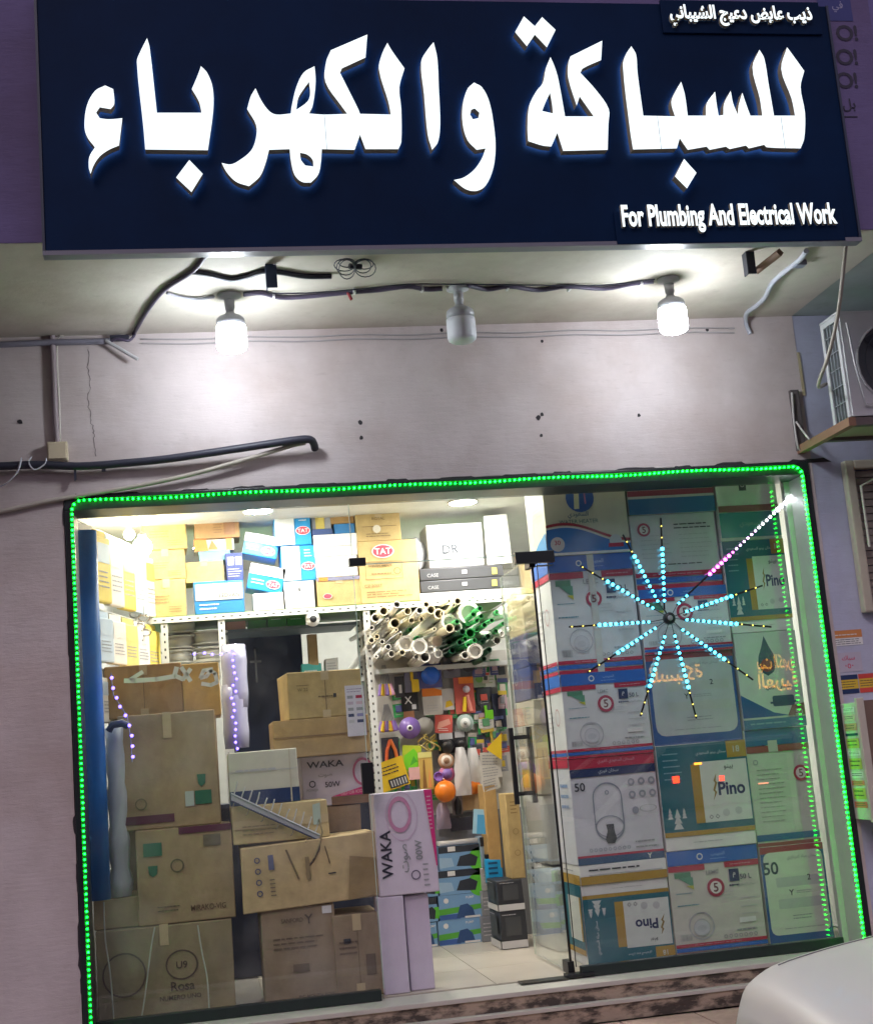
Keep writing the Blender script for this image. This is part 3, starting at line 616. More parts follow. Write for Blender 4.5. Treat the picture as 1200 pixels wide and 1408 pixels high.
wire('cable', 'dark cable strung along the soffit between unlit bulb and last lit bulb', [S(645, 393), S(670, 398), S(700, 394), S(740, 399), S(780, 394), S(830, 397), S(870, 390), S(898, 387)], .012, PUC)
wire('wire', 'thin black wire running above the soffit cable', [S(335, 403), S(420, 403), S(500, 397), S(560, 391), S(640, 391), S(740, 392), S(830, 392), S(900, 384)], .004, DKC)
for k, dy in ((0, 0), (1, 6)):
    wire('wire', ['upper thin painted wire along the top edge of the wall', 'lower thin painted wire along the top edge of the wall'][k], [Wl(x, 470+dy+(-22 if x > 0 else 0)*(x/1080)+(2 if (i % 2) else 0), .012) for i, x in enumerate(range(195, 1083, 74))], .005, c(.4, .37, .37))
for i, (a, b) in enumerate([(487, 399), (580, 396), (697, 394), (782, 395), (880, 388), (376, 405)]):
    q = S(a, b, .006); o = MB().box((-.006, -.022, -.018), (.006, .022, .006), c(.7, .7, .7, .4)).build('cable_clip'); o.location = q
    tag(o, ['white cable clip midway from bracket to unlit bulb', 'white cable clip just before the unlit bulb', 'white cable clip just past the unlit bulb', 'white cable clip halfway from unlit bulb to last bulb', 'white cable clip just before the last lit bulb', 'white cable clip just past the first lit bulb'][i], 'clip')
q = S(480, 404, .02); o = MB().tube([q+V((-.01, 0, .01)), q+V((0, -.005, -.01)), q+V((.008, -.01, -.035))], .008, c(.35, .04, .05), 6).build('tape_tag'); tag(o, 'red tape end hanging from the soffit cable', 'tape')
# wire coil
cl = MB()
for k in range(7):
    pts = []
    for t in range(17):
        an = t*2*math.pi/16; x = 488+(20+3*k % 9)*(1 if k % 2 else -1)*(1-math.cos(an))*.5*1.1; y = 366+math.sin(an)*(6+k*1.2)+(k-3)*1.5
        pts.append(S(x, y, .02+.004*k))
    cl.tube(pts, .0028, DKC, 5, False)
cl.tube([S(480, 366, .02), S(497, 367, .02)], .014, DKC, 6)
o = cl.build('wire_coil'); tag(o, 'thin black wire coiled and tied in a bow under the sign', 'wire coil')
# conduits at left
CON = c(.22, .21, .26, .45); LCON = c(.55, .54, .56, .4)
wire('conduit', 'grey conduit along the top of the wall into the corner', [Wl(-60, 476, .03), Wl(0, 474, .03), Wl(65, 471, .03), Wl(110, 470, .03), Wl(152, 469, .03)], .017, CON, 'conduit')
wire('conduit', 'short white conduit end sticking down from the dark connector', [Wl(146, 469, .045), Wl(152, 472, .05), Wl(190, 494, .07)], .010, LCON, 'conduit')
wire('conduit', 'vertical brown conduit dropping to the junction box', [Wl(72, 462, .02), Wl(74, 500, .02), Wl(76, 560, .02), Wl(79, 609, .02)], .017, c(.3, .24, .26), 'conduit')
wire('cable', 'thin pale cable beside the vertical conduit', [Wl(88, 462, .012), Wl(80, 466, .016), Wl(79, 500, .016), Wl(82, 560, .016), Wl(83, 606, .016)], .005, c(.6, .57, .5))
o = MB().box((-.05, -.03, -.012), (.05, 0, .018), DKC, bev=.006).build('connector'); o.location = Wl(165, 467, .012); tag(o, 'black taped cable connector on the wall under the soffit', 'connector')
wire('cable', 'short dark cable hooked round the white conduit end', [Wl(150, 472, .02), Wl(160, 466, .05), Wl(178, 468, .05), Wl(186, 458, .03), Wl(182, 452, .02)], .008, PUC)
jb = empty('junction_box', Wl(81, 636, 0), 'beige square junction box on the wall above the black cable', 'junction box')
MB().box((-.052, -.05, 0), (.052, -.001, .10), c(.55, .47, .33), bev=.006).build('box_body', jb); MB().box((-.045, -.058, .008), (.045, -.0505, .092), c(.6, .5, .35), bev=.003).build('cover', jb)
wire('cable', 'thick black cable running from the edge to a cut end over the window', [Wl(-60, 641, .05), Wl(0, 641, .05), Wl(50, 639, .05), Wl(110, 641, .05), Wl(170, 637, .05), Wl(230, 631, .06), Wl(300, 621, .07), Wl(360, 612, .08), Wl(400, 606, .09), Wl(424, 604, .09), Wl(431, 609, .06), Wl(433, 617, .02)], .021, DKC, n=10)
wire('pipe', 'beige bent pipe rising along the wall to the black cable end', [Wl(-40, 712, .02), Wl(30, 697, .02), Wl(66, 689, .02), Wl(120, 680, .02), Wl(190, 668, .03), Wl(260, 653, .04), Wl(330, 634, .05), Wl(400, 613, .06), Wl(420, 609, .06)], .012, c(.48, .42, .36), 'pipe')
for i, (a, b, e) in enumerate([(40, 640, 660), (66, 634, 640)]):
    wire('cable_tie', ['white cable tie end curling below the black cable', 'white cable tie looped round the black cable by the box'][i], [Wl(a-14, b+4, .07), Wl(a-10, b-10, .075), Wl(a-15, b+8, .08), Wl(a-30, e+4, .06), Wl(a-42, e+10, .03)] if i == 0 else [Wl(a-22, b-6, .07), Wl(a-26, b+2, .075), Wl(a-18, b+12, .07), Wl(a-4, b+4, .07), Wl(a-2, b-4, .07)], .004, c(.6, .6, .66), 'cable tie')
o = MB().box((-.006, -.02, -.045), (.006, 0, .02), DKC).build('cable_hook'); o.location = Wl(104, 650, .03); tag(o, 'small black hook under the black cable by the junction box', 'hook')
o = MB().box((-.01, -.02, -.018), (.01, 0, .012), DKC).build('cable_hook'); o.location = Wl(143, 644, .03); tag(o, 'black cable clamp stub on the black cable', 'clamp')
# right conduit and hanging cable
wire('conduit', 'pale grey flexible conduit bending down the soffit to the wall', [S(1108, 345), S(1098, 358), S(1064, 386), S(1052, 408), S(1040, 420), S(1027, 430), Wl(1025, 443, .02), Wl(1031, 459, .01)], .014, c(.45, .46, .52, .4), 'conduit')
o = MB().box((-.03, -.03, -.03), (.03, .03, .0), c(.25, .27, .33, .4), bev=.008).build('conduit_joint'); o.location = S(1098, 359, .0); tag(o, 'square grey joint on the pale conduit', 'joint')
wire('cable', 'beige cable hanging from the sign end to the air conditioner', [P(1164, 322, -1.25), P(1158, 380, -1.15), P(1150, 440, -1.0), P(1138, 490, -.85), P(1127, 520, -.72), P(1125, 532, -.55), P(1135, 528, -.35)], .010, c(.42, .37, .32))
# ================================================================ AIR CONDITIONER
AY = -.62; ax = P(1161, 500, AY).x; az1 = P(1150, 432, AY).z; az0 = P(1168, 573, AY).z; AW = .8; AD = .2; ACW = c(.55, .55, .57, .35)
ac = empty('air_conditioner', (ax+AW/2, AY, az0), 'white outdoor air conditioner unit on a bracket, dark round fan', 'air conditioner')
h_ = az1-az0
MB().box((-AW/2+.002, .002, 0), (AW/2-.002, AD-.002, h_), c(.08, .09, .1)).build('core', ac)
k = MB(); t = .03
k.box((-AW/2, -.004, 0), (AW/2, .0015, h_), ACW) if False else None
rr = h_*.40; cx, cz = -AW/2+.06+rr, h_*.5
ring = [(-AW/2, 0), (AW/2, 0), (AW/2, h_), (-AW/2, h_)]
k.prism([V((a, -.012, b)) for a, b in ring], (0, .013, 0), ACW, None, [[V((cx+rr*math.cos(i*math.pi/16), -.012, cz+rr*math.sin(i*math.pi/16))) for i in range(32)]]); k.build('front_panel', ac)
fb = MB(); fb.lathe([(.05, -.004), (.05, .0)], BLACK, (cx, 0, cz), 16, 'y')
for i in range(3):
    a0 = i*2.094; fb.add([V((cx+r*math.cos(a0+d), -.002+dy, cz+r*math.sin(a0+d))) for r, d, dy in ((.05, 0, 0), (rr*.9, -.3, .0), (rr*.95, .35, -.004), (.05, .7, -.004))], [(0, 1, 2, 3)], c(.03, .035, .045))
fb.build('fan', ac)
gd = MB()
for r in (rr*1.0, rr*.8, rr*.6, rr*.4, rr*.2): gd.tube([V((cx+r*math.cos(i*math.pi/12), -.022, cz+r*math.sin(i*math.pi/12))) for i in range(25)], .0025 if r < rr else .006, ACW if r == rr else c(.05, .06, .08), 5, False)
gd.tube([(cx-rr-.03, -.022, h_*.9), (cx-rr-.02, -.03, h_*.5), (cx-rr+.01, -.03, h_*.1), (cx+rr, -.03, h_*.08)], .006, ACW, 5); gd.build('fan_guard', ac)
for i in range(2): MB().box((-AW/2-.012, [0, AD-.03][i], 0), (-AW/2, [.03, AD][i], h_), ACW, bev=.003).build('corner_post', ac)
MB().box((-AW/2-.012, .031, h_-.03), (-AW/2, AD-.031, h_), ACW).build('top_rail', ac); MB().box((-AW/2-.014, -.014, h_+.001), (AW/2+.01, AD, h_+.012), ACW, bev=.003).build('top_cover', ac)
sgd = MB()
for i in range(1, 6): z = h_*i/6; sgd.tube([(-AW/2-.009, .03, z), (-AW/2-.009, AD-.03, z)], .003, c(.3, .32, .36), 5)
for i in range(1, 4): y = .03+(AD-.06)*i/4; sgd.tube([(-AW/2-.006, y, 0), (-AW/2-.006, y, h_-.03)], .0025, c(.3, .32, .36), 5)
sgd.build('side_grille', ac)
abk = empty('ac_bracket', (ax, 0, az0-.05), 'rusty steel wall bracket carrying the outdoor air conditioner', 'bracket')
RST = c(.27, .14, .09, .7)
def kpart(name, mb): return local(mb, abk.location).build(name, abk)
kx = P(1097, 600, -.01).x
kpart('wall_plate', MB().box((kx-.02, -.03, P(1095, 620, -.01).z), (kx+.03, .003, P(1090, 537, -.01).z), c(.12, .1, .1, .6), bev=.003))
za = az0-.005
arm = MB(); arm.prism([(kx-.015, -.0, za-.05), (kx-.015, -.0, za-.005), (kx-.015, AY-.03, za-.005), (kx-.015, AY-.03, za-.05)], (.04, 0, 0), RST); kpart('arm', arm)
kpart('arm', MB().box((kx+.75, AY-.03, za-.05), (kx+.79, .003, za-.005), RST))
kpart('front_rail', MB().box((kx+.0255, AY-.028, za-.048), (kx+.749, AY+.02, za-.006), c(.13, .1, .1, .6))); kpart('rear_rail', MB().box((kx+.0255, -.3, za-.048), (kx+.749, -.26, za-.006), c(.13, .1, .1, .6)))
kpart('tray', MB().box((kx+.0255, AY+.021, za-.03), (kx+.749, -.301, za-.018), c(.35, .31, .2)))
wire('cable', 'white cable running down the bracket wall plate', [P(1088, 540, -.045), P(1091, 580, -.045), P(1096, 612, -.045), P(1100, 620, -.03)], .006, c(.55, .52, .5))
wire('cable', 'pale cable bridging from wall plate to bracket arm', [P(1094, 580, -.045), P(1104, 594, -.12), P(1112, 604, -.2)], .006, c(.55, .52, .5))
# ================================================================ CABINET AND STICKERS AT THE EDGE
cx0 = P(1164, 1045, .0).x; cz0, cz1 = P(1178, 1126, 0).z, P(1178, 966, 0).z
cb = empty('wall_cabinet', (cx0+.35, 0, cz0), 'pale wall cabinet with sticker covered side and brown front', 'cabinet')
def cpart(n, mb): return local(mb, cb.location).build(n, cb)
cpart('cabinet_body', MB().box((cx0, -.20, cz0), (cx0+.7, .003, cz1), c(.62, .6, .54), bev=.004))
cpart('front_frame', MB().box((cx0-.012, -.228, cz0-.01), (cx0+.03, -.2005, cz1+.02), c(.6, .55, .46), bev=.004)); cpart('front_panel', MB().box((cx0+.0305, -.222, cz0), (cx0+.7, -.2005, cz1+.005), c(.2, .13, .1)))
F = Face((cx0-.001, .0, cz0), (0, -1, 0), (0, 0, 1), .2, cz1-cz0); y = .97
for hh, mt in [(.05, WHITE), (.06, c(.7, .5, .48)), (.07, c(.6, .3, .22)), (.03, NAVY), (.09, c(.5, .52, .12)), (.05, WHITE), (.1, c(.5, .52, .12)), (.06, WHITE), (.05, c(.7, .2, .15)), (.1, c(.5, .52, .12)), (.06, c(.7, .15, .12))]:
    F.rect(.12, y-hh, .86, y-.008, mt); F.lines(.2, y-hh+.012, .8, y-.014, 2, INK, 1); y -= hh+.015
F.mb.v = [p-cb.location for p in F.mb.v]; F.done(cb, 'sticker')
cpart('lower_panel', MB().box((cx0+.09, -.12, GZ+.75), (cx0+.7, .003, cz0-.06), c(.55, .5, .42), bev=.006))
def sticker(label, a, b, d, e, fn, Y=.004):
    p, q = P(a, e, Y), P(d, b, Y); F = Face((p.x, Y-.001, p.z), (1, 0, 0), (0, 0, 1), q.x-p.x, q.z-p.z); fn(F); o = F.mb.build('sticker'); tag(o, label, 'sticker')
sticker('orange and white sticker on the lavender wall', 1143, 865, 1183, 889, lambda F: (F.rect(0, .5, 1, 1, c(.65, .25, .08)), F.rect(0, 0, 1, .49, WHITE), F.lines(.05, .05, .95, .45, 3, INK, 1), F.lines(.1, .6, .9, .8, 1, WHITE, 1)))
sticker('red handwriting sheet on the lavender wall', 1150, 896, 1182, 925, lambda F: (F.rect(0, 0, 1, 1, c(.5, .45, .55)), F.text('سباك', .5, .7, .3, c(.6, .08, .15)), F.text('٠٥٠', .5, .3, .25, c(.6, .08, .15))))
sticker('yellow and navy plumber sticker pair on the lavender wall', 1153, 925, 1205, 955, lambda F: (F.rect(0, 0, .5, 1, c(.68, .45, .04)), F.rect(.52, 0, 1, 1, c(.7, .42, .04)), F.rect(0, .75, .5, 1, NAVY, 1), F.rect(.52, .75, 1, 1, c(.6, .06, .05), 1), F.rect(0, 0, .5, .25, NAVY, 1), F.rect(.52, 0, 1, .25, c(.6, .06, .05), 1), F.lines(.03, .3, .47, .7, 3, INK, 1), F.lines(.55, .3, .98, .7, 3, INK, 1)))
# ================================================================ THE ROOM
CZ = 3.16; BY = 4.2
IW = c(.72, .72, .70, .6)
def m_floor(t, p): grain(t, p, (.55, .50, .42), .12, 2.5); p.inputs['Roughness'].default_value = .28
fl = MB().box((-2.6, .27, FZ-.1), (2.6, BY, FZ-.008), c(.3, .28, .25)); struct('floor', fl)
fo = bpy.data.objects['floor']
ft = MB().box((-.298, -.298, 0), (.298, .298, .008), mat('floor tile', m_floor), bev=.0015).build('tile', fo)
k = 0
for i in range(5):
    for j in range(5):
        o = ft if k == 0 else ft.copy()
        if k: COL.objects.link(o); o.parent = fo
        o.location = (-.85+.6*i, .575+.6*j, FZ-.008); k += 1
MBc = MB(); MBc.box((-2.6, .31, CZ), (2.6, BY, CZ+.1), IW); struct('ceiling', MBc)
struct('wall_left', MB().box((-2.2, .31, FZ), (-2.05, BY, CZ), IW)); struct('wall_right', MB().box((2.3, .31, FZ), (2.45, BY, CZ), IW)); struct('wall_back', MB().box((-2.6, BY, FZ), (2.6, BY+.1, CZ), IW))
DL = emi(1, .96, .88, 165)
for px, py, lab in [(355, 702, 'round ceiling downlight above the blue cartons'), (636, 690, 'round ceiling downlight above the grey lettered box'), (None, (1.3, 1.3), None), (None, (-1.3, 2.9), None), (None, (.3, 3.2), None), (None, (-.2, 1.0), None)]:
    if px: q = PZ(px, py, CZ-.004)
    else: q = V((py[0], py[1], CZ-.004))  # unseen downlights, added only to brighten the interior
    e = empty('ceiling_light', (q.x, q.y, CZ-.003), lab or 'round ceiling downlight hidden behind the boxes', 'ceiling light', 'round ceiling downlights')
    MB().lathe([(.105, 0), (.105, -.006), (.092, -.008)], WHITE, n=24).build('trim_ring', e); MB().lathe([(.09, -.0085), (.06, -.012), (.001, -.013)], DL, n=24).build('diffuser', e)
# ================================================================ RACKS AND SHELF BOXES
RY = 1.95
MET = c(.62, .63, .62, .35)
shz = P(450, 834, RY).z
def post(mb, x, y, z0, z1, s=.022):
    mb.box((x-s, y, z0), (x+s, y+.003, z1), MET); mb.box((x-s, y+.0035, z0), (x-s+.003, y+.035, z1), MET)
    zz = z0+.03
    while zz < z1-.02:
        mb.box((x-.005, y-.0008, zz), (x+.005, y+.0005, zz+.016), BLACK); zz += .05
rk = empty('slotted_rack', (P(350, 850, RY).x, RY, FZ), 'white slotted angle rack with green edged top shelf', 'rack')
def rpart(n, mb): return local(mb, rk.location).build(n, rk)
xs = [P(228, 900, RY).x, P(307, 900, RY).x, P(508, 900, RY).x, P(700, 850, RY).x]
for x in xs:
    mb = MB(); post(mb, x, RY-.004, FZ, shz-.045); rpart('post', mb)
rx0, rx1 = P(205, 850, RY).x, P(702, 830, RY).x
mb = MB(); mb.box((rx0, RY-.012, shz-.042), (rx1, RY-.006, shz-.004), MET)
x = rx0+.03
while x < rx1: mb.box((x, RY-.0128, shz-.027), (x+.018, RY-.0119, shz-.019), BLACK); x += .055
rpart('front_beam', mb)
rpart('shelf_board', MB().box((rx0, RY-.005, shz-.022), (rx1, RY+.75, shz), c(.12, .3, .05)))
for yy in (RY+.45, RY+.75):
    for x in xs[:3]: mb = MB(); post(mb, x+.03, yy, FZ, shz-.03, .018); rpart('post', mb)
BACK = c(.012, .022, .06, .6)
o = MB().box((P(318, 950, 2.75).x, 2.75, FZ), (P(400, 950, 2.75).x+.1, 2.8, P(360, 873, 2.75).z), BACK, bev=.01).build('dark_blue_door'); tag(o, 'dark navy blue door panel behind the rack', 'door')
hd = MB(); q = P(352, 915, 2.74); hd.box((q.x-.006, 2.73, q.z-.12), (q.x+.006, 2.749, q.z+.12), GREY); hd.box((q.x-.04, 2.73, q.z+.02), (q.x+.04, 2.749, q.z+.035), GREY); hd.v = [p-V(o.location) for p in hd.v]; hd.build('cross_handle', o)
TAN = card(.50, .37, .16); BRN = card(.36, .22, .11); TAN2 = card(.60, .45, .24); DBR = card(.26, .18, .12); KR = card(.42, .29, .13)
OVR = c(.75, .05, .09)
def oval(a, b, r, l=2, t=None, rot=0):
    def f(F):
        F.disc(a, b, r, WHITE, l, sy=.62); F.disc(a, b, r*.9, OVR, l+1, sy=.6)
        if t: F.text(t, a, b, r*.55*F.w/F.h, WHITE, l+2)
    return f
def B(label, a, b, d, e, Y, dep, mt, **kw):
    z0 = kw.pop('z0', None); X0, X1, Z0, Z1 = span(a, b, d, e, Y)
    if z0 is not None: Z0 = z0
    return carton(label, X0, X1, Z0, Z1, Y, dep, mt, **kw)
def topz(o): return o.location.z+max(v.co.z for v in o.data.vertices)+.001
SB = shz+.001
G = 'boxes on the top shelf'
def pr_plain(F): F.lines(.15, .35, .6, .6, 3, c(.25, .17, .08)); F.lines(.55, .1, .9, .3, 3, c(.25, .17, .08))
a1 = B('plain tan carton at the shelf end, bottom of its stack of three', 203, 797, 256, 838, RY+.02, .3, TAN, z0=SB, group=G, front=pr_plain)
a2 = B('plain tan carton at the shelf end, middle of its stack of three', 200, 756, 255, 796, RY+.02, .3, TAN, z0=topz(a1), group=G, front=pr_plain)
B('plain tan carton at the shelf end, topmost of its stack of three', 196, 711, 257, 755, RY+.02, .3, TAN, z0=topz(a2), group=G, front=pr_plain, rz=3)
def pr_bluebox(F): F.rect(.03, .42, .97, .93, c(.5, .52, .48)); F.text('LEDVAN', .7, .55, .12, INK, 1); F.lines(.1, .1, .5, .35, 2, WHITE)
d1 = B('bright blue carton with grey panel lying on the shelf', 267, 799, 336, 836, RY+.01, .28, c(.03, .2, .55, .4), z0=SB, group=G, tape=None, front=pr_bluebox)
d2 = B('small flat tan carton lying on the bright blue carton', 254, 772, 308, 799, RY+.04, .26, TAN, z0=topz(d1), group=G)
d3 = B('dark blue small box with grey windows beside the flat tan carton', 311, 760, 335, 798, RY+.03, .2, c(.04, .06, .22), z0=topz(d1), group=G, tape=None, front=lambda F: (F.rect(.1, .55, .45, .85, LGREY), F.rect(.55, .55, .9, .85, LGREY), F.lines(.1, .1, .9, .45, 4, LGREY)))
d4 = B('light blue small box lying on the flat tan carton', 274, 757, 317, 772, RY+.06, .2, c(.2, .5, .72), z0=topz(d2), group=G, tape=None)
d5 = B('orange and white box lying on the light blue one', 267, 741, 322, 757, RY+.06, .2, c(.6, .58, .55), z0=topz(d4), group=G, tape=None, front=lambda F: (F.poly([(0, 0), (.35, 0), (.3, 1), (0, 1)], c(.75, .25, .08)), F.rect(.8, 0, .95, 1, c(.75, .25, .08)), F.poly([(.35, .1), (.6, .1), (.45, .9)], c(.6, .2, .08))))
B('brown taped carton on top of the orange and white box', 267, 700, 329, 741, RY+.04, .26, BRN, z0=topz(d5), group=G, tape='h', front=lambda F: (F.rect(.65, .1, .9, .55, c(.25, .13, .07)), F.lines(.42, .15, .62, .5, 4, c(.2, .12, .06))))
BL2 = c(.02, .3, .68, .4)
def pr_oval(F): F.rect(0, .6, 1, 1, c(.6, .66, .7)); oval(.72, .3, .2, 1, 'TAT')(F); F.lines(.1, .2, .45, .45, 2, WHITE)
f1 = B('small white box on the shelf below the tilted blue cartons', 348, 815, 390, 830, RY+.02, .2, c(.66, .66, .68), z0=SB, group=G, tape=None, front=lambda F: F.text('LED', .5, .5, .3, GREY))
f2 = B('white box on the shelf under the upright blue cartons', 391, 799, 433, 829, RY+.02, .25, c(.7, .7, .72), z0=SB, group=G, tape=None, front=lambda F: (F.text('8', .5, .7, .15, INK), F.lines(.4, .2, .6, .35, 2, GREY)))
e1 = B('blue carton with red oval leaning over the small white box', 337, 771, 386, 806, RY+.02, .26, BL2, group=G, tape=None, tilt=14, front=pr_oval)
e1.location.z = topz(f1)+.012
e2 = B('blue carton with red oval tilted on top of the leaning one', 331, 735, 380, 765, RY+.05, .26, BL2, group=G, tape=None, tilt=14, front=pr_oval)
def pr_up(F): F.rect(.02, .02, .55, .98, c(.66, .7, .72)); oval(.78, .4, .2, 1, 'TAT')(F); F.lines(.68, .65, .9, .9, 3, WHITE)
g1 = B('lower upright blue and white carton with red oval', 387, 750, 434, 799, RY+.02, .25, BL2, z0=topz(f2), group=G, tape=None, front=pr_up)
B('upper upright blue and white carton with red oval', 377, 701, 427, 750, RY+.02, .25, BL2, z0=topz(g1), group=G, tape=None, front=pr_up)
h1 = B('tan carton with small red oval on the shelf', 436, 793, 498, 825, RY+.01, .28, TAN, z0=SB, group=G, front=lambda F: (oval(.22, .35, .1, 1)(F), F.rect(0, .88, 1, 1, c(.2, .2, .3)), F.rect(.05, .88, .25, 1, ORG, 1)))
h2 = B('lower white flat carton above the tan red oval carton', 435, 765, 492, 791, RY+.01, .28, WHITE, z0=topz(h1), group=G, tape=None, front=lambda F: F.lines(.3, .4, .9, .5, 1, GREY))
h3 = B('upper white flat carton, topmost of the white pair', 432, 734, 491, 765, RY+.01, .28, WHITE, z0=topz(h2), group=G, tape=None, front=lambda F: F.lines(.3, .4, .9, .5, 1, GREY))
h4 = B('blue flat box on the white cartons', 459, 720, 488, 733, RY+.04, .2, c(.03, .2, .5), z0=topz(h3), group=G, tape=None)
B('brown carton on the blue flat box under the ceiling', 452, 690, 486, 720, RY+.05, .2, card(.45, .28, .11), z0=topz(h4), group=G)
h5 = B('dark blue strip box under the yellow tagged packet', 429, 727, 458, 734, RY+.03, .2, c(.05, .09, .25), z0=topz(h3), group=G, tape=None)
B('grey packet with yellow label standing on the white cartons', 428, 702, 455, 727, RY+.05, .15, c(.4, .42, .46), z0=topz(h5), group=G, tape=None, front=lambda F: F.rect(.2, 0, .65, 1, c(.7, .58, .15)))
def pr_tat(F):
    oval(.42, .83, .19, 1, 'TAT')(F); K = c(.2, .13, .05)
    for (x0, y0, x1, y1) in ((.1, .38, .72, .66),):
        F.rect(x0, y0, x1, y0+.008, K); F.rect(x0, y1, x1, y1+.008, K); F.rect(x0, y0, x0+.008, y1, K); F.rect(x1, y0, x1+.008, y1+.008, K)
    F.lines(.15, .57, .65, .64, 1, K); F.text('WILDMAN', .38, .60, .05, K); F.lines(.2, .44, .55, .5, 1, K); F.ring(.64, .5, .06, .012, K, 1); F.text('CZ 20SET', .22, .28, .05, K); F.lines(.1, .08, .9, .2, 3, K, 0, .5)
i1 = B('large tan carton with red oval on the shelf', 494, 743, 575, 825, RY-.0, .35, TAN, z0=SB, group=G, tape=None, front=pr_tat)
i2 = B('medium tan carton with crown print on the large tan carton', 490, 703, 551, 743, RY+.01, .3, TAN, z0=topz(i1), group=G, front=lambda F: (F.text('ROYAL', .5, .75, .1, c(.2, .13, .05)), F.rect(.12, .48, .9, .5, c(.2, .13, .05)), F.disc(.45, .4, .09, c(.65, .6, .5), 1), F.lines(.2, .12, .8, .28, 2, c(.2, .13, .05))))
B('tan carton touching the ceiling, topmost of the tan stack', 487, 683, 544, 703, RY+.03, .28, TAN, z0=topz(i2), group=G, front=pr_plain)
j0 = B('grey board lying on the shelf under the black cases', 575, 812, 702, 822, RY+.02, .3, LGREY, z0=SB, group=G, tape=None, name='board', cat='board')
BC = c(.05, .052, .06, .5)
def pr_case(F): F.rect(.86, .2, .92, .75, c(.6, .5, .1)); F.rect(.5, .4, .56, .7, LGREY); F.text('CASE', .15, .4, .3, GREY)
j1 = B('lower black flat tool case on the grey board', 578, 796, 692, 812, RY+.02, .3, BC, z0=topz(j0), group=G, tape=None, name='tool_case', cat='case', front=pr_case)
j2 = B('upper black flat tool case under the lettered box', 577, 779, 692, 796, RY+.02, .3, BC, z0=topz(j1), group=G, tape=None, name='tool_case', cat='case', front=pr_case)
j3 = B('silver grey box lettered DR on the black cases', 588, 720, 664, 779, RY+.03, .3, c(.45, .46, .48, .4), z0=topz(j2), group=G, tape=None, front=lambda F: (F.text('DR', .4, .42, .2, INK), F.lines(.3, .18, .5, .25, 1, GREY)))
B('white long carton leaning beside the lettered silver box', 667, 708, 700, 779, RY+.02, .3, c(.62, .62, .6), z0=topz(j2), group=G, tape=None, rz=-14, front=lambda F: F.rect(.1, .3, .9, .45, GREY))
bg_ = MB(); q = P(574, 757, RY+.1); bg_.sphere((0, 0, 0), .1, c(.55, .57, .62, .15, metal=.4), 10, .6, .5, 1.15); bg_.v = [p+V((random.uniform(-.012, .012), random.uniform(-.012, .012), random.uniform(-.01, .01))) for p in bg_.v]
o = bg_.build('foil_bag'); o.location = (q.x, RY+.12, topz(j2)+.112); tag(o, 'crumpled silver foil bag between tan carton and lettered box', 'bag', G)
# below the shelf: green boxes, dome camera, cable reels
uz = P(380, 866, RY+.5).z
rpart('lower_shelf', MB().box((rx0+.1, RY+.3, uz-.02), (xs[2]-.03, RY+.74, uz), c(.1, .14, .16)))
for i, (a, b, lab) in enumerate([(341, 367, 'first small green box on the under shelf, beside the orange box'), (368, 394, 'middle small green box of three on the under shelf'), (395, 421, 'third small green box, beside the white dome camera')]):
    B(lab, a, 848, b, 866, RY+.35, .2, c(.04, .3, .06), z0=uz+.001, tape=None, group='green boxes on the under shelf', front=lambda F: F.lines(.2, .7, .8, .85, 1, WHITE))
B('small orange box on the under shelf by the green ones', 310, 853, 338, 866, RY+.35, .2, c(.55, .2, .1), z0=uz+.001, tape=None)
dm = empty('dome_camera', P(430, 852, RY+.02), 'white dome security camera hanging under the shelf', 'camera')
MB().lathe([(.035, .05), (.045, .03), (.05, 0)], WHITE, n=18).build('camera_base', dm); MB().sphere((0, 0, 0), .047, WHITE, 16).build('camera_body', dm); MB().lathe([(.024, -.046), (.02, -.05), (.001, -.052)], BLACK, (0, 0, 0), 16, 'y').build('lens', dm)
B('brown paper roll packet hanging in the rack bay', 424, 872, 437, 915, RY+.4, .05, card(.4, .28, .14), tape=None); B('teal box on the inner shelf of the rack', 416, 912, 443, 940, RY+.4, .15, c(.05, .35, .33), tape=None, front=lambda F: F.lines(.1, .3, .9, .7, 3, WHITE)); B('small white printed box beside the teal box', 448, 905, 465, 930, RY+.4, .15, c(.6, .6, .58), tape=None, front=lambda F: F.lines(.1, .2, .9, .8, 4, GREY))
rpart('inner_shelf', MB().box((P(400, 930, RY+.4).x, RY+.36, P(440, 942, RY+.4).z-.02), (xs[2]-.05, RY+.7, P(440, 941, RY+.4).z), c(.3, .32, .3)))
RW = c(.62, .62, .6, .5); RC = c(.5, .5, .48, .6)
reels = [(250, 862, 22), (248, 884, 24), (246, 904, 24), (288, 878, 26), (291, 900, 26), (290, 918, 26)]
for i, (a, b, r) in enumerate(reels):
    q = P(a, b, RY+.25); rr = r/1900*9.2; e = empty('cable_reel', q, ['top grey cable reel of the stack nearest the tan cartons', 'middle grey cable reel of the stack nearest the tan cartons', 'bottom grey cable reel of the stack nearest the tan cartons', 'top grey cable reel of the stack behind the rack post', 'middle grey cable reel of the stack behind the rack post', 'bottom grey cable reel of the stack behind the rack post'][i], 'cable reel', 'cable reels on the rack')
    MB().lathe([(rr, .035), (rr, .043)], RW, n=22).build('flange', e); MB().lathe([(rr, -.043), (rr, -.035)], RW, n=22).build('flange', e); MB().lathe([(rr*.8, -.0345), (rr*.84, 0), (rr*.8, .0345)], RC, n=22).build('wound_cable', e)
rpart('reel_shelf', MB().box((rx0+.05, RY+.02, P(265, 926, RY+.1).z-.03), (xs[1]-.02, RY+.5, P(265, 926, RY+.1).z), MET))
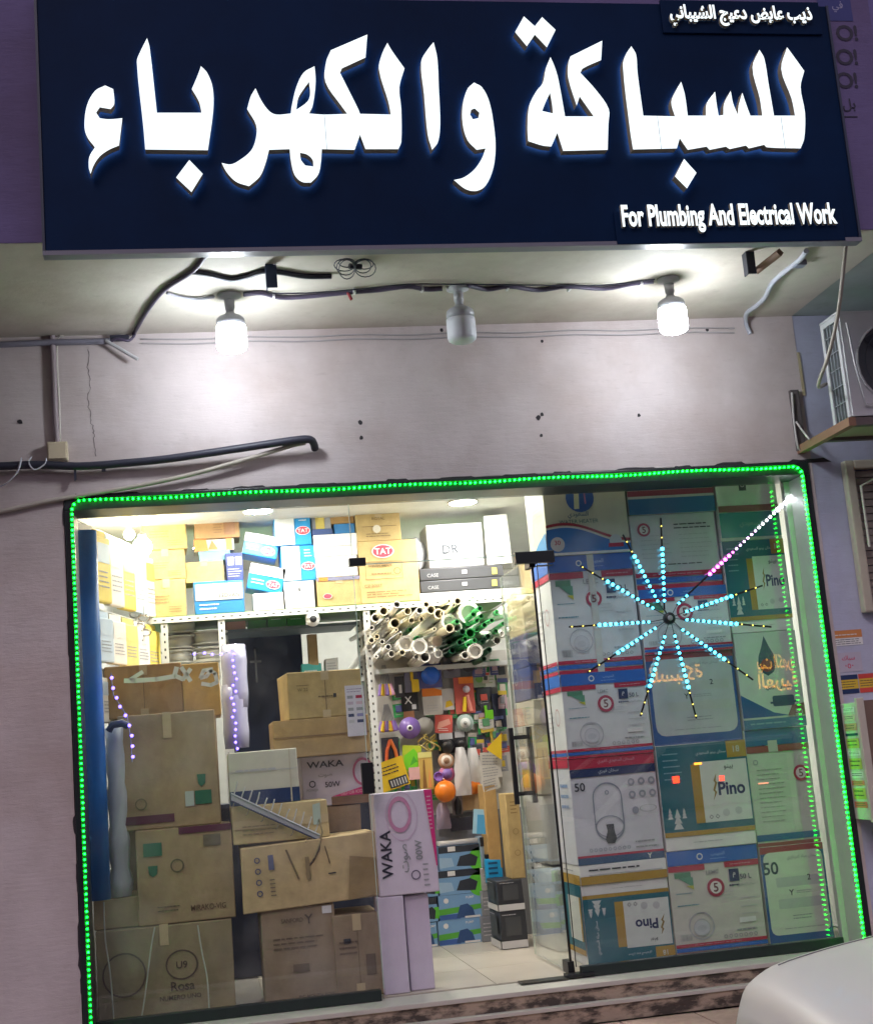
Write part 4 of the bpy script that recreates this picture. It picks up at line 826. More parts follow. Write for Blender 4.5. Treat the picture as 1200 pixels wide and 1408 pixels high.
# ================================================================ PIPES
CRM = c(.82, .75, .56, .35); PWH = c(.82, .8, .75, .35); GRN = c(.05, .42, .12, .35); DGR = c(.01, .1, .045, .4)
pz0 = P(600, 912, RY).z
rpart('pipe_ledge', MB().box((xs[2]+.025, RY+.04, pz0-.04), (xs[3]+.05, RY+1.2, pz0-.01), MET))
pl = [(505, 100, 25, 0), (565, 130, 30, 0), (235, 200, 30, 0), (315, 355, 42, 1), (640, 190, 40, 1), (645, 238, 26, 0), (838, 410, 38, 1), (790, 125, 58, 1), (705, 35, 20, 0), (640, 35, 10, 0), (675, 65, 10, 0), (175, 175, 12, 1), (245, 250, 11, 0), (275, 285, 12, 0), (140, 340, 14, 1), (185, 378, 16, 1), (95, 450, 12, 1), (60, 235, 14, 1), (435, 170, 13, 0), (420, 375, 40, 1), (530, 245, 12, 0), (395, 455, 14, 1), (100, 300, 14, 0), (460, 455, 30, 1), (90, 160, 26, 1), (150, 110, 26, 0), (330, 110, 22, 0), (420, 105, 20, 1),
      (210, 430, 20, 1), (290, 420, 18, 0), (40, 380, 18, 1), (60, 330, 16, 0), (500, 400, 22, 1), (560, 430, 24, 1), (600, 130, 20, 0), (470, 60, 18, 0), (700, 230, 30, 1), (250, 60, 20, 1), (360, 180, 18, 0), (1000, 330, 24, 1), (760, 440, 22, 1), (990, 260, 15, 2), (1000, 120, 15, 2), (870, 90, 14, 2), (760, 320, 15, 2), (830, 330, 14, 2), (700, 190, 14, 2),
      (818, 28, 14, 2), (822, 135, 15, 2), (850, 182, 13, 2), (905, 215, 16, 2), (1045, 205, 13, 2), (740, 265, 17, 3), (800, 275, 28, 2), (690, 300, 16, 3), (785, 365, 15, 2), (665, 405, 18, 3), (720, 345, 16, 3), (400, 315, 15, 2), (880, 150, 14, 2), (780, 205, 12, 2), (930, 300, 16, 3), (890, 340, 14, 3), (940, 400, 16, 3), (900, 470, 14, 3), (350, 250, 13, 2), (960, 180, 14, 2), (640, 345, 18, 3), (850, 250, 13, 2)]
def where(x, y): return 'by the post' if x < 300 else 'at mid pile' if x < 700 else 'by the door'
PN = {0: 'cream plastic pipe', 1: 'white plastic pipe', 2: 'bright green pipe', 3: 'dark green pipe'}
seen = {}
for i, (x, y, r, kd) in enumerate(pl):
    px, py = 500+x/5.4545, 820+y/5.4545; Y = RY-.12+random.uniform(-.28, .12); q = P(px, py, Y); ro = r/5.4545/1900*9.0*1.36
    mt = [CRM, PWH, GRN, DGR][kd]; L = random.uniform(.9, 1.5)
    mb = MB(); dirv = V((random.uniform(-.05, .05), 1, random.uniform(-.035, .03)))
    mb.pipe((0, 0, 0), dirv*L, ro, ro*(.78 if r > 12 else .62), mt)
    if r >= 38: mb.pipe((0, -.004, 0), V((0, .06, 0)), ro*1.1, ro*1.001, mt)
    o = mb.build('plastic_pipe'); o.location = q
    sz = 'wide' if r >= 36 else 'medium' if r >= 18 else 'thin'; ht = 'high in' if y < 150 else 'midway up' if y < 300 else 'low in'
    key = f'{sz} {PN[kd]} {ht} the pipe pile {where(x, y)}'
    seen.setdefault(key, []).append((x, o)); tag(o, key, 'pipe', 'pipes piled under the shelf')
for key, lst in seen.items():
    if len(lst) > 1:
        for i, (x, o) in enumerate(sorted(lst, key=lambda t: t[0])): o['label'] = key+', '+['first', 'second', 'third', 'fourth', 'fifth', 'sixth', 'seventh', 'eighth', 'ninth', 'tenth', 'eleventh', 'twelfth', 'thirteenth', 'fourteenth'][i]+' from post'
for i, (a, b, ex, ey, r, lab) in enumerate([(1035, 280, 700, 300, 25, 'white pipe lying crosswise over the green pipes'), (1145, 240, 900, 330, 36, 'wide white pipe seen through the open door glass'), (1130, 90, 900, 170, 50, 'wide translucent pale pipe slanting above the door glass')]):
    p, q = P(500+a/5.4545, 820+b/5.4545, RY-.12), P(500+ex/5.4545, 820+ey/5.4545, RY+.25); ro = r/5.4545/1900*9.0
    o = MB().pipe(V((0, 0, 0)), q-p, ro, ro*.75, PWH).build('plastic_pipe'); o.location = p; tag(o, lab, 'pipe')
for lab, ce, rad, n in [('tied pack of thin pink straw-like conduits with many open ends', (553, 335), 52, 5)]:
    mb = MB(); px, py = 500+ce[0]/5.4545, 820+ce[1]/5.4545; q = P(px, py, RY-.1)
    for u in range(-n, n+1):
        for v in range(-n, n+1):
            xx, zz = (u+(v % 2)*.5)*.0072, v*.0062
            if xx*xx+zz*zz < .033**2: mb.pipe((xx, random.uniform(0, .01), zz), (xx-.0, .5, zz+.03), .0036, .0026, c(.68, .55, .45, .4), n=7)
    o = mb.build('conduit_pack'); o.location = q; tag(o, lab, 'conduit')
bg_ = MB(); bg_.sphere((0, 0, 0), .06, c(.72, .7, .68, .25), 16, 1.0, .8, .9); bg_.v = [p+V((random.uniform(-.012, .012), random.uniform(-.012, .012), random.uniform(-.012, .012))) for p in bg_.v]
q = P(596, 900, RY-.06); o = bg_.build('plastic_bag'); o.location = q; tag(o, 'crumpled white plastic bag wrapped below the conduit pack', 'bag')
# ================================================================ TOOL WALL
TY = 2.12
tx0, tx1 = P(515, 1000, TY).x, P(705, 1000, TY).x; tz0, tz1 = P(600, 1120, TY).z, P(600, 900, TY).z
pg = MB().box((tx0, TY, tz0), (tx1, TY+.02, tz1), c(.5, .48, .45)).build('pegboard'); tag(pg, 'pale display board hung with tool packs', 'display board')
MB().box((tx0, TY+.001, FZ), (tx1+.2, TY+.05, tz0-.002), c(.2, .2, .22)).build('lower_panel', pg)
TG = 'packs hung on the display board'
def rootpx(a, b, d, e, dy): 
    X0, X1, Z0, Z1 = span(a, b, d, e, TY-dy); return X0, X1, Z0, Z1
def cardpk(label, a, b, d, e, bgm, fn=None, dy=.04, prod=None, rz=0):
    X0, X1, Z0, Z1 = rootpx(a, b, d, e, dy); o = empty('tool_pack', ((X0+X1)/2, TY-dy, Z0), label, 'tool pack', TG); W, H = X1-X0, Z1-Z0
    mb = MB(); mb.box((-W/2, 0, 0), (W/2, .004, H), bgm, j=.001); mb.build('backing_card', o)
    MB().tube([(0, .004, H*.94), (0, dy-.001, H*.94+.01)], .003, LGREY, 5).build('hook', o)
    F = Face((-W/2, -.001, 0), (1, 0, 0), (0, 0, 1), W, H)
    if fn: fn(F); F.done(o)
    if prod: prod(o, W, H)
    o.rotation_euler = (0, math.radians(rz), 0)
    return o
def prd(name, f):
    def g(o, W, H): mb = MB(); f(mb, W, H); mb.build(name, o)
    return g
def bunch(label, a, b, d, e, cols, n=7):
    X0, X1, Z0, Z1 = rootpx(a, b, d, e, .08); o = empty('screwdriver_set', ((X0+X1)/2, TY-.08, Z0), label, 'screwdriver set', TG); W, H = X1-X0, Z1-Z0
    for i in range(n):
        t = (i+.5)/n-.5; mb = MB(); mb.tube([(t*W*.2, .03, H), (t*W*.6, .01, H*.42)], .003, c(.3, .3, .32, .3, metal=1), 5); mb.tube([(t*W*.6, .01, H*.42), (t*W*.85, -.01*(i % 2), H*.08)], .012, cols[i % len(cols)], 7, r1=.015); mb.build('screwdriver', o)
PUR = c(.22, .13, .42, .3); LIM = c(.2, .65, .03, .35)
bunch('bunch of thin screwdrivers with purple and yellow handles by the white post', 517, 914, 543, 960, [PUR, YEL, c(.6, .3, .45)], 6)
bunch('fan of purple and yellow handled drivers low by the white post', 517, 968, 549, 1009, [PUR, YEL, c(.6, .1, .1), PUR], 9)
cardpk('narrow black clip pack beside the purple screwdrivers', 543, 930, 556, 959, c(.05, .05, .06), lambda F: F.rect(.4, .2, .7, .6, WHITE), .05)
cardpk('yellow utility knife on a grey card', 556, 917, 576, 952, c(.2, .2, .3), None, .06, prd('knife', lambda mb, W, H: (mb.box((-W*.1, -.02, H*.45), (W*.1, 0, H), YEL, bev=.003), mb.box((-W*.05, -.022, 0), (W*.45, -.001, H*.5), YEL, bev=.003))))
cardpk('shiny blue ball in a clear purple pack', 574, 912, 607, 946, c(.12, .13, .35), None, .07, prd('blue_ball', lambda mb, W, H: mb.sphere((0, -.03, H*.5), H*.4, c(.02, .12, .6, .08), 16)))
cardpk('black card with white sketch print', 552, 952, 575, 978, c(.02, .02, .025), lambda F: (F.text('X', .4, .6, .4, WHITE), F.rect(.6, .1, .85, .35, LGREY)), .045)
cardpk('white bag with orange header', 581, 946, 608, 983, c(.6, .58, .56), lambda F: (F.poly([(0, .7), (1, .7), (1, .9), (.6, 1), (0, 1)], ORG), F.lines(.2, .1, .8, .4, 3, LGREY)), .06)
cardpk('white pack with small yellow part', 608, 947, 624, 976, c(.62, .6, .6), lambda F: F.poly([(.2, .1), (.9, .2), (.7, .45), (.3, .4)], YEL), .05)
cardpk('red and orange blister pack with yellow tool', 625, 931, 652, 981, c(.5, .1, .08), lambda F: F.rect(.25, .82, 1, 1, ORG), .06, prd('tool', lambda mb, W, H: (mb.tube([(-W*.1, -.012, H*.05), (0, -.012, H*.45)], .014, YEL, 7), mb.tube([(W*.25, -.012, H*.05), (W*.1, -.012, H*.5)], .014, c(.7, .25, .2), 7), mb.sphere((W*.1, -.012, H*.66), .025, LILAC, 10))))
cardpk('grey bag of dark reels under the pipes', 609, 903, 632, 932, c(.22, .21, .25), None, .05, prd('reel', lambda mb, W, H: (mb.lathe([(W*.25, -.03), (W*.25, -.002)], c(.08, .06, .08), (-W*.1, 0, H*.5), 14, 'y'))))
cardpk('dark round pack under the green pipes', 632, 900, 655, 930, c(.12, .13, .15), None, .05, prd('disc', lambda mb, W, H: mb.lathe([(W*.4, -.03), (W*.4, -.002)], c(.04, .04, .05), (0, 0, H*.5), 16, 'y')))
cardpk('small green plant-like fitting pack', 650, 922, 667, 945, c(.3, .38, .28), lambda F: F.disc(.5, .5, .3, c(.15, .35, .08)), .05)
cardpk('white pack hung under the green fitting', 664, 924, 680, 945, c(.6, .62, .58), lambda F: F.lines(.1, .2, .9, .8, 3, c(.3, .4, .2)), .045)
cardpk('black pack above the bright green part', 655, 945, 676, 968, c(.04, .04, .05), lambda F: F.rect(.1, .1, .4, .5, GREY), .045)
def disc_item(label, a, b, r, prof, mts, Yd=.08):
    q = P(a, b, TY-Yd); s = r/1900*9.2; o = empty('round_pack', q, label, 'tool pack', TG)
    for nm, pf, mt in prof: MB().lathe([(x*s, y) for x, y in pf], mt, (0, 0, 0), 20, 'y').build(nm, o)
    MB().tube([(0, 0.012, s*.5), (0, Yd-.001, s*.6)], .003, LGREY, 5).build('hook', o)
disc_item('round purple cutting disc with eye-like centre', 563, 1001, 15, [('disc', [(1, -.012), (1, .0), (.3, .01)], PUR), ('centre', [(.28, -.016), (.28, -.0125)], WHITE), ('core', [(.15, -.019), (.15, -.0165)], BLACK)], None)
disc_item('grey round disc behind the purple one', 584, 998, 12, [('disc', [(1, -.01), (1, .01)], c(.45, .43, .4))], None, .05)
disc_item('white and green round wheel pack', 639, 994, 12, [('disc', [(1, -.012), (1, .008)], c(.35, .45, .42, .3)), ('centre', [(.6, -.014), (.6, -.0125)], c(.7, .72, .7)), ('core', [(.22, -.018), (.22, -.0145)], c(.3, .32, .3))], None)
disc_item('copper coloured tape roll', 613, 1046, 11, [('roll', [(1, -.02), (1, .02)], c(.55, .32, .2)), ('ring', [(.72, -.024), (.72, -.0205)], c(.75, .68, .6)), ('core', [(.4, -.027), (.4, -.0245)], c(.35, .2, .12))], None)
disc_item('pink and purple coil of cord', 614, 1064, 11, [('coil', [(1, -.015), (1, .015)], c(.55, .15, .3)), ('inner_coil', [(.65, -.02), (.65, -.0155)], PUR)], None)
disc_item('purple bulb-like coil beside the pink cord', 602, 1068, 7, [('coil', [(1, -.02), (.8, -.03), (.8, .02)], c(.25, .12, .5))], None)
cardpk('brown handled brush above the purple disc', 555, 978, 570, 993, c(.3, .14, .07), None, .05)
cardpk('red printed sachet below the orange header bag', 597, 983, 621, 1008, c(.6, .1, .08), lambda F: (F.poly([(.1, .2), (.9, .5), (.8, .8), (.2, .6)], c(.75, .35, .28)), F.lines(.2, .1, .8, .3, 2, WHITE, 1)), .06, rz=5)
cardpk('lime green clip on a dark card', 662, 966, 680, 992, c(.06, .06, .08), None, .05, prd('clip', lambda mb, W, H: (mb.box((-W*.3, -.015, H*.1), (W*.35, 0, H*.6), LIM, bev=.003), mb.box((-W*.3, -.015, H*.61), (-W*.1, 0, H*.85), LIM))))
cardpk('white tag below the lime green clip', 658, 988, 679, 1001, c(.62, .6, .56), lambda F: F.lines(.1, .2, .9, .8, 2, GREY), .06)
cardpk('tall dark navy pack near the door edge', 677, 953, 695, 1000, c(.015, .02, .05), lambda F: F.rect(.1, .05, .3, .12, LGREY), .06)
cardpk('dark square pack behind the yellow triangle', 650, 1010, 668, 1035, c(.03, .035, .06), None, .04)
cardpk('orange handled pliers on a dark card', 525, 1014, 549, 1050, c(.035, .035, .05), None, .07, prd('pliers', lambda mb, W, H: (mb.tube([(-W*.3, -.01, 0), (-W*.22, -.012, H*.5), (0, -.012, H*.9)], .012, c(.8, .15, .05), 7), mb.tube([(W*.35, -.01, 0), (W*.25, -.012, H*.5), (0, -.012, H*.92)], .012, c(.8, .2, .05), 7))))
cardpk('yellow drill bit card with black print', 524, 1043, 564, 1084, YEL, lambda F: (F.rect(.3, .04, .95, .35, INK), F.lines(.1, .5, .8, .85, 3, INK), *[F.rect(.36+.1*i, .08, .41+.1*i, .3, LGREY, 1) for i in range(6)]), .10, rz=-14)
cardpk('bright green glove pack', 551, 1025, 577, 1061, c(.45, .55, .03), lambda F: (F.poly([(.1, .1), (.7, 0), (1, .5), (.6, .9), (.1, .6)], LIM), F.poly([(.4, .2), (.8, .4), (.6, .6)], c(.08, .4, .03), 1)), .08, rz=6)
cardpk('pink and white sachet below the green glove', 562, 1055, 577, 1072, c(.7, .4, .38), None, .1)
cardpk('long amber tool pack', 576, 1034, 595, 1086, c(.6, .4, .1), lambda F: (F.poly([(.2, .05), (.5, .05), (.45, .8), (.35, .8)], c(.25, .12, .03)), F.poly([(.6, .05), (.85, .05), (.75, .6)], c(.75, .3, .1)), F.rect(0, .85, 1, 1, c(.65, .6, .2))), .09)
ch_ = MB()
for k in range(5):
    q = P(588+random.uniform(-9, 9), 1010, TY-.07); pts = [q+V((math.sin(t*1.1+k)*.035, -.01*k*.3, -t*.022)) for t in range(6)]; ch_.tube(pts, .006, c(.45, .35, .1, .3), 6)
o = ch_.build('chain_hank'); tag(o, 'gold coloured chain hank above the amber tool pack', 'chain', TG)
for lab, a, b, d, e in [('black earmuff pack with silver top', 602, 1008, 625, 1036), ('black and white hanging gadget above the white bag', 624, 1006, 641, 1032)]:
    cardpk(lab, a, b, d, e, BLACK, lambda F: F.rect(.1, .7, .9, 1, LGREY), .07, prd('gadget', lambda mb, W, H: mb.sphere((0, -.02, H*.35), W*.4, BLACK, 12)))
def bag(label, a, b, d, e, mt, dy=.1, cat='bag'):
    X0, X1, Z0, Z1 = rootpx(a, b, d, e, dy); W, H = X1-X0, Z1-Z0; mb = MB(); nx, nz = 6, 9; vs = []
    for s_ in (-1, 1):
        for j in range(nz+1):
            for i in range(nx+1):
                u, v = i/nx-.5, j/nz; wd = W*(.55+.45*math.sin(min(1, (1-v)*1.4)*math.pi/2)); th = .045*(1-(2*u)**2)*math.sin(math.pi*min(1, .15+.8*(1-v)))
                vs.append((u*wd+random.uniform(-.003, .003), s_*th+random.uniform(-.005, .005), v*H))
    n1 = (nx+1)*(nz+1); fs = []
    for s_ in (0, 1):
        for j in range(nz):
            for i in range(nx):
                q = s_*n1+j*(nx+1)+i; f = (q, q+1, q+nx+2, q+nx+1); fs.append(f if s_ == 0 else f[::-1])
    mb.add(vs, fs, mt, True); o = mb.build('plastic_bag'); o.location = ((X0+X1)/2, TY-dy, Z0); tag(o, label, cat, TG)
bag('long white plastic bag hanging beside the orange float ball', 624, 1027, 646, 1094, c(.66, .64, .64, .3)); bag('second white plastic bag hanging above the partly hidden orange ball', 640, 1028, 661, 1080, c(.68, .66, .64, .3), .07); bag('mauve plastic bag hanging low behind the tilted pump boxes', 599, 1104, 619, 1140, c(.35, .28, .38, .3), .08)
def ball(label, a, b, r, Yd):
    q = P(a, b, TY-Yd); o = empty('float_ball', q, label, 'float ball', TG); s = r/1900*9.1
    MB().sphere((0, 0, 0), s, c(.85, .22, .02, .3), 20).build('ball', o); MB().lathe([(s*.12, s*.96), (s*.12, s*1.1), (s*.05, s*1.12)], c(.7, .18, .02), n=10).build('stem', o); MB().tube([(0, 0, s*1.1), (0, Yd-.001, s*1.3)], .003, LGREY, 5).build('hook', o)
ball('round orange float ball hanging in front of the tool wall', 612, 1088, 15, .16); ball('second orange float ball half hidden behind a white bag', 650, 1080, 13, .03)
cardpk('small black rubber bottle shape below the orange ball', 621, 1090, 636, 1120, c(.25, .2, .2), None, .07, prd('bottle', lambda mb, W, H: mb.lathe([(.02, 0), (.026, H*.3), (.024, H*.6), (.008, H*.8), (.008, H)], BLACK, (0, -.02, 0), 12)))
cardpk('small dark box at the foot of the display board', 619, 1124, 650, 1142, c(.04, .04, .06), None, .06)
cardpk('brown box pack beside the black bottle', 636, 1092, 668, 1113, card(.42, .28, .14), None, .05)
for i, (a, b, d, e) in enumerate([(659, 1035, 689, 1055), (661, 1052, 690, 1070), (664, 1068, 688, 1086)]):
    cardpk(['top white handwritten sheet on the cartons by the door', 'middle white handwritten sheet on the cartons by the door', 'lowest white handwritten sheet on the cartons by the door'][i], a, b, d, e, c(.62, .6, .56), lambda F: F.lines(.1, .1, .9, .9, 4, GREY), .3+.01*i, rz=[4, -3, -10][i])
X = [P(a, b, TY-.35) for a, b in ((668, 1030), (689, 1008), (690, 1045))]; mb = MB(); mb.prism([p-X[0] for p in X], (0, .004, 0), c(.8, .55, .02)); o = mb.build('warning_sign'); o.location = X[0]; tag(o, 'plain yellow triangular card beside the door handle', 'sign')
fillc = [c(.5, .08, .06), c(.1, .12, .3), c(.55, .5, .45), c(.05, .06, .07), c(.55, .4, .05), c(.1, .3, .15), c(.45, .3, .35), c(.25, .25, .28)]
for i in range(64):
    a, b = 519+random.random()*172, 908+random.random()*185; w_, h_ = random.uniform(9, 18), random.uniform(14, 28)
    if i >= 34: a, b = 640+random.random()*50, 905+random.random()*150; mt = fillc[i % 8]
    zl = f"{'wide' if w_ > 13.5 else 'narrow'} {'tall' if h_ > 21 else 'short'} {['red', 'navy', 'beige', 'black', 'amber', 'green', 'mauve', 'grey'][i % 8]} tool pack half hidden, {['upper', 'middle', 'lower'][min(2, int((b-905)/63))]} board {['by the post', 'centre', 'by the door'][min(2, int((a-519)/54))]}"
    cardpk(zl, a, b, a+w_, b+h_, mt, lambda F: (F.rect(.0, .78, 1, 1, fillc[(i*3+2) % 8]), F.lines(.15, .1, .85, .35, 2, LGREY, 1)), .022+.0006*i, prd('item', lambda mb, W, H: mb.box((-W*.3, -.008, H*.3), (W*.25, -.001, H*.7), fillc[(i*5+1) % 8], bev=.003)), rz=random.uniform(-5, 5))['group'] = 'half hidden tool packs'
# ================================================================ BOXES BEYOND THE DOORWAY
def pr_pump(kind):
    def f(F):
        F.rect(0, 0, 1, 1, c(.2, .38, .62)); 
        if kind: F.rect(0, .72, 1, 1, INK, 1); F.rect(.22, .78, .4, .98, WHITE, 2); F.disc(.97, .35, .28, c(.12, .55, .04), 1); F.poly([(.4, .15), (.85, .1), (.92, .45), (.75, .62), (.5, .55)], c(.03, .035, .05), 2); F.poly([(.0, .1), (.35, .15), (.3, .5), (0, .55)], c(.35, .52, .7), 1)
        else: F.poly([(0, .2), (1, .35), (1, .55), (0, .45)], c(.1, .42, .05), 1); F.poly([(.4, .05), (.85, .05), (.8, .4), (.68, .6), (.5, .55)], c(.03, .08, .22), 2); F.rect(.0, .02, .5, .22, c(.05, .12, .4), 1); F.rect(.6, .02, .97, .1, WHITE, 3); F.disc(.18, .78, .06, WHITE, 1); F.text('PUMP', .75, .85, .1, WHITE, 1)
    return f
PY = 2.0; zf = FZ+.001
rows = [(1252, 1286, 0), (1217, 1251, 0), (1183, 1216, 1), (1149, 1182, 1)]
prev = zf
for i, (t, b, kd) in enumerate(rows):
    X0, X1, Z0, Z1 = span(602, t, 660, b, PY); hh = Z1-Z0
    o = carton(['bottom blue pump box of the doorway stack, green band', 'second blue pump box up the doorway stack, green band', 'third pump box up the doorway stack, green half disc', 'topmost pump box of the doorway stack, green half disc'][i], X0, X1, prev, prev+hh, PY, .35, c(.15, .25, .4), tape=None, group='pump boxes in the doorway', front=pr_pump(kd)); prev = topz(o)
    if i < 3:
        X0, X1, _, _ = span(572, t, 600, b, PY); z0 = o.location.z
        carton(['bottom pump box behind the white tall boxes', 'middle pump box with green end behind the white tall boxes', 'top pump box behind the lettered lilac box'][i], X0, X1, z0, z0+hh-.004, PY+.01, .35, c(.15, .25, .4), tape=None, group='pump boxes in the doorway', front=pr_pump(1 if i else 0))
bagm = MB(); bagm.box((0, 0, 0), (.28, .15, .03), c(.68, .66, .64), j=.01, bev=.01); o = bagm.build('folded_bag'); o.location = (P(603, 1150, PY).x, PY+.02, prev); tag(o, 'folded white plastic sheet on top of the pump boxes', 'plastic sheet')
prev2 = zf
for i, (t, b, lab) in enumerate([(1248, 1283, 'lower grey speckled box beside the pump boxes'), (1212, 1247, 'middle grey box beside the pump boxes'), (1180, 1211, 'upper grey box beside the pump boxes')]):
    X0, X1, Z0, Z1 = span(661, t, 686, b, PY-.05); o = carton(lab, X0, X1, prev2, prev2+Z1-Z0, PY-.05, .35, [c(.22, .23, .25), c(.26, .27, .28), c(.4, .4, .38)][i], tape=None, front=lambda F: F.lines(.1, .2, .8, .8, 4, LGREY)); prev2 = topz(o)
B('pump box with light blue print above the grey boxes', 660, 1150, 685, 1180, PY-.05, .3, c(.3, .42, .55), z0=prev2, tape=None, front=lambda F: (F.rect(0, .7, 1, 1, INK), F.rect(.5, .72, .8, .95, WHITE, 1)))
X0, X1, Z0, Z1 = span(648, 1113, 679, 1147, PY-.15)
o = empty('price_sheet', ((X0+X1)/2, PY-.15, Z0), 'light blue translucent sheet folder standing above the pump boxes', 'sheet'); MB().box((-(X1-X0)/2, 0, 0), ((X1-X0)/2, .006, Z1-Z0), c(.4, .68, .85, .2)).build('outer_sheet', o); MB().box((-(X1-X0)*.32, -.004, 0), ((X1-X0)*.2, -.0005, (Z1-Z0)*.78), c(.1, .42, .75, .2)).build('inner_sheet', o); o.rotation_euler = (0, math.radians(8), 0)
# cyan gadget
X0, X1, Z0, Z1 = span(668, 1174, 691, 1215, PY-.2); W, H = X1-X0, Z1-Z0
o = empty('cyan_gadget', ((X0+X1)/2, PY-.2, Z0), 'bright cyan slotted plastic fitting hanging by the grey boxes', 'fitting'); MB().box((-W/2, 0, 0), (W/2, .06, H*.85), c(.02, .38, .75, .3), bev=.012).build('body', o); MB().box((-W*.45, .005, H*.855), (W*.45, .055, H), BLACK, bev=.004).build('cap', o)
for i in range(4): MB().box((-W*.35, -.002, H*(.15+.17*i)), (W*.2, .004, H*(.22+.17*i)), c(.01, .08, .2)).build('slot', o)
t1 = B('tall narrow tan carton standing on the black boxes', 688, 1090, 707, 1205, 1.75, .2, TAN, tape=None, front=lambda F: (F.lines(.3, .75, .8, .92, 4, c(.25, .16, .06)), F.ring(.55, .55, .2, .03, c(.25, .16, .06)), F.ring(.55, .3, .2, .03, c(.25, .16, .06))))
B('shorter tan carton behind the tall narrow carton', 668, 1078, 686, 1180, 1.8, .2, card(.5, .32, .12), tape=None, z0=prev2)
BB = c(.035, .037, .045, .4)
prb = lambda F: (F.rect(.0, .02, 1, .22, c(.6, .6, .6)), F.rect(.2, .35, .8, .85, c(.06, .065, .07)), F.lines(.1, .88, .7, .95, 1, LGREY))
X0, X1, Z0, Z1 = span(688, 1252, 724, 1304, 1.5)
b1 = carton('lower black and white boxed kettle on the floor behind the door', X0, X1, zf, zf+(Z1-Z0), 1.5, .3, BB, tape=None, front=prb, left=prb)
b2 = carton('upper black and white box under the tall tan carton', X0, X1, topz(b1), t1.location.z-.002, 1.5, .3, BB, tape=None, front=prb, left=prb)
t1.location.y = 1.52
# seen through the open leaf: navy boxes, beige boxes, wrapped white rolls
prn = lambda F: (F.text('panther', .6, .5, .12, WHITE, rot=90), F.ring(.25, .78, .12, .02, LGREY))
YB = 1.1
xN0 = P(735, 1000, 1.1).x; xN1 = xN0+.4
z = zf
items = [('wrapped white bundle on the floor behind the door leaf', .5, c(.5, .52, .5, .35)), ('white wrapped roll pack above the floor bundle behind the door', .42, c(.62, .62, .58, .3)), ('beige carton with yellow end behind the door handle', .22, c(.55, .5, .38)), ('grey beige carton behind the door handle', .2, c(.5, .47, .4)), ('cream lettered box under the navy boxes', .15, c(.6, .55, .42)), ('lower navy blue box stacked behind the door glass', .2, c(.035, .05, .16)), ('upper navy blue box stacked behind the door glass', .2, c(.035, .05, .16)), ('clear top box of amber parts behind the door glass', .28, c(.5, .42, .25))]
for i, (lab, hh, mt) in enumerate(items):
    o = carton(lab, xN0, xN1, z, z+hh, YB+.02*(i % 2), .45, mt, tape=None, left=(prn if i in (5, 6) else (lambda F: (F.rect(.05, .2, .5, .7, c(.7, .5, .05)),)) if i == 2 else (lambda F: (F.text('السعودي', .4, .5, .3, GREY), F.lines(.6, .2, .9, .8, 4, GREY))) if i == 4 else None), jit=.006 if i > 1 else .02, bev=.006 if i > 1 else .06); z = topz(o)
# ================================================================ HEATER BOXES BEHIND THE GLASS (three columns)
HY = .46; HD = .42
def eye5(F, a, b, r, l=2): F.disc(a, b, r, c(.4, .03, .08), l); F.disc(a, b, r*.68, c(.74, .7, .68), l+1); F.text('5', a, b, r*.95*F.w/F.h, c(.15, .02, .03), l+2)
def heat_front(F, top=True):
    F.rect(0, .86, 1, 1, BLUE); F.ring(.36, .93, .035, .012, WHITE, 1); F.text('المهيدب', .56, .94, .04, c(.35, .5, .8), 1); F.lines(.47, .89, .66, .905, 1, c(.35, .5, .8), 1)
    F.rect(0, .80, .4, .855, RED); F.rect(.62, .80, 1, .855, RED); F.lines(.68, .815, .95, .84, 1, c(.6, .3, .35), 1)
    F.text('LEMC', .48, .77, .04, GREY, 1); eye5(F, .5, .62, .095); F.rect(.66, .66, .77, .78, NAVY, 1); F.text('م', .715, .72, .05, WHITE, 2); F.lines(.65, .6, .78, .65, 1, NAVY, 1)
    F.rect(.06, .74, .24, .79, c(.08, .25, .15)); F.poly([(.1, .74), (.26, .74), (.26, .64)], c(.1, .3, .2)); F.poly([(.18, .66), (.26, .66), (.26, .62)], c(.5, .5, .05), 1); F.lines(.06, .58, .28, .6, 1, c(.05, .25, .35)); F.lines(.06, .46, .3, .49, 1, c(.05, .25, .35))
    F.ring(.3, .27, .14, .012, c(.45, .45, .5)); F.ring(.3, .25, .09, .008, c(.45, .45, .5)); F.ring(.3, .24, .045, .006, c(.4, .4, .45)); F.lines(.25, .38, .35, .4, 1, GREY)
    for yy in (.48, .4, .33): F.lines(.75, yy, .95, yy+.03, 1, LGREY)
    F.lines(.68, .17, .95, .22, 1, GREY); F.disc(.3, .25, .085, c(.58, .58, .62), 1, sy=.9); F.disc(.3, .245, .05, c(.5, .51, .55), 2, sy=.7)
    for i in range(random.randint(4, 7)): F.ring(.55+.055*i, .145, .02, .007, GREY, 1, 8)
    for yy in (.56, .53, .5): F.lines(.55, yy, .72, yy+.02, 1, LGREY)
    for i in range(14): F.rect(.06+.009*i, .14, .06+.009*i+random.uniform(.002, .006), .2, GREY, 1)
    F.text('سخان كهربائي', .84, .62, .035, GREY, 1, maxw=.22); F.text('50 L', .84, .7, .05, c(.05, .06, .1), 1)
    if random.random() < .6: F.rect(.46, .0, .54, 1, c(.62, .61, .58, .15), 3) if random.random() < .35 else F.rect(.72, .26, .9, .31, WHITE, 3)
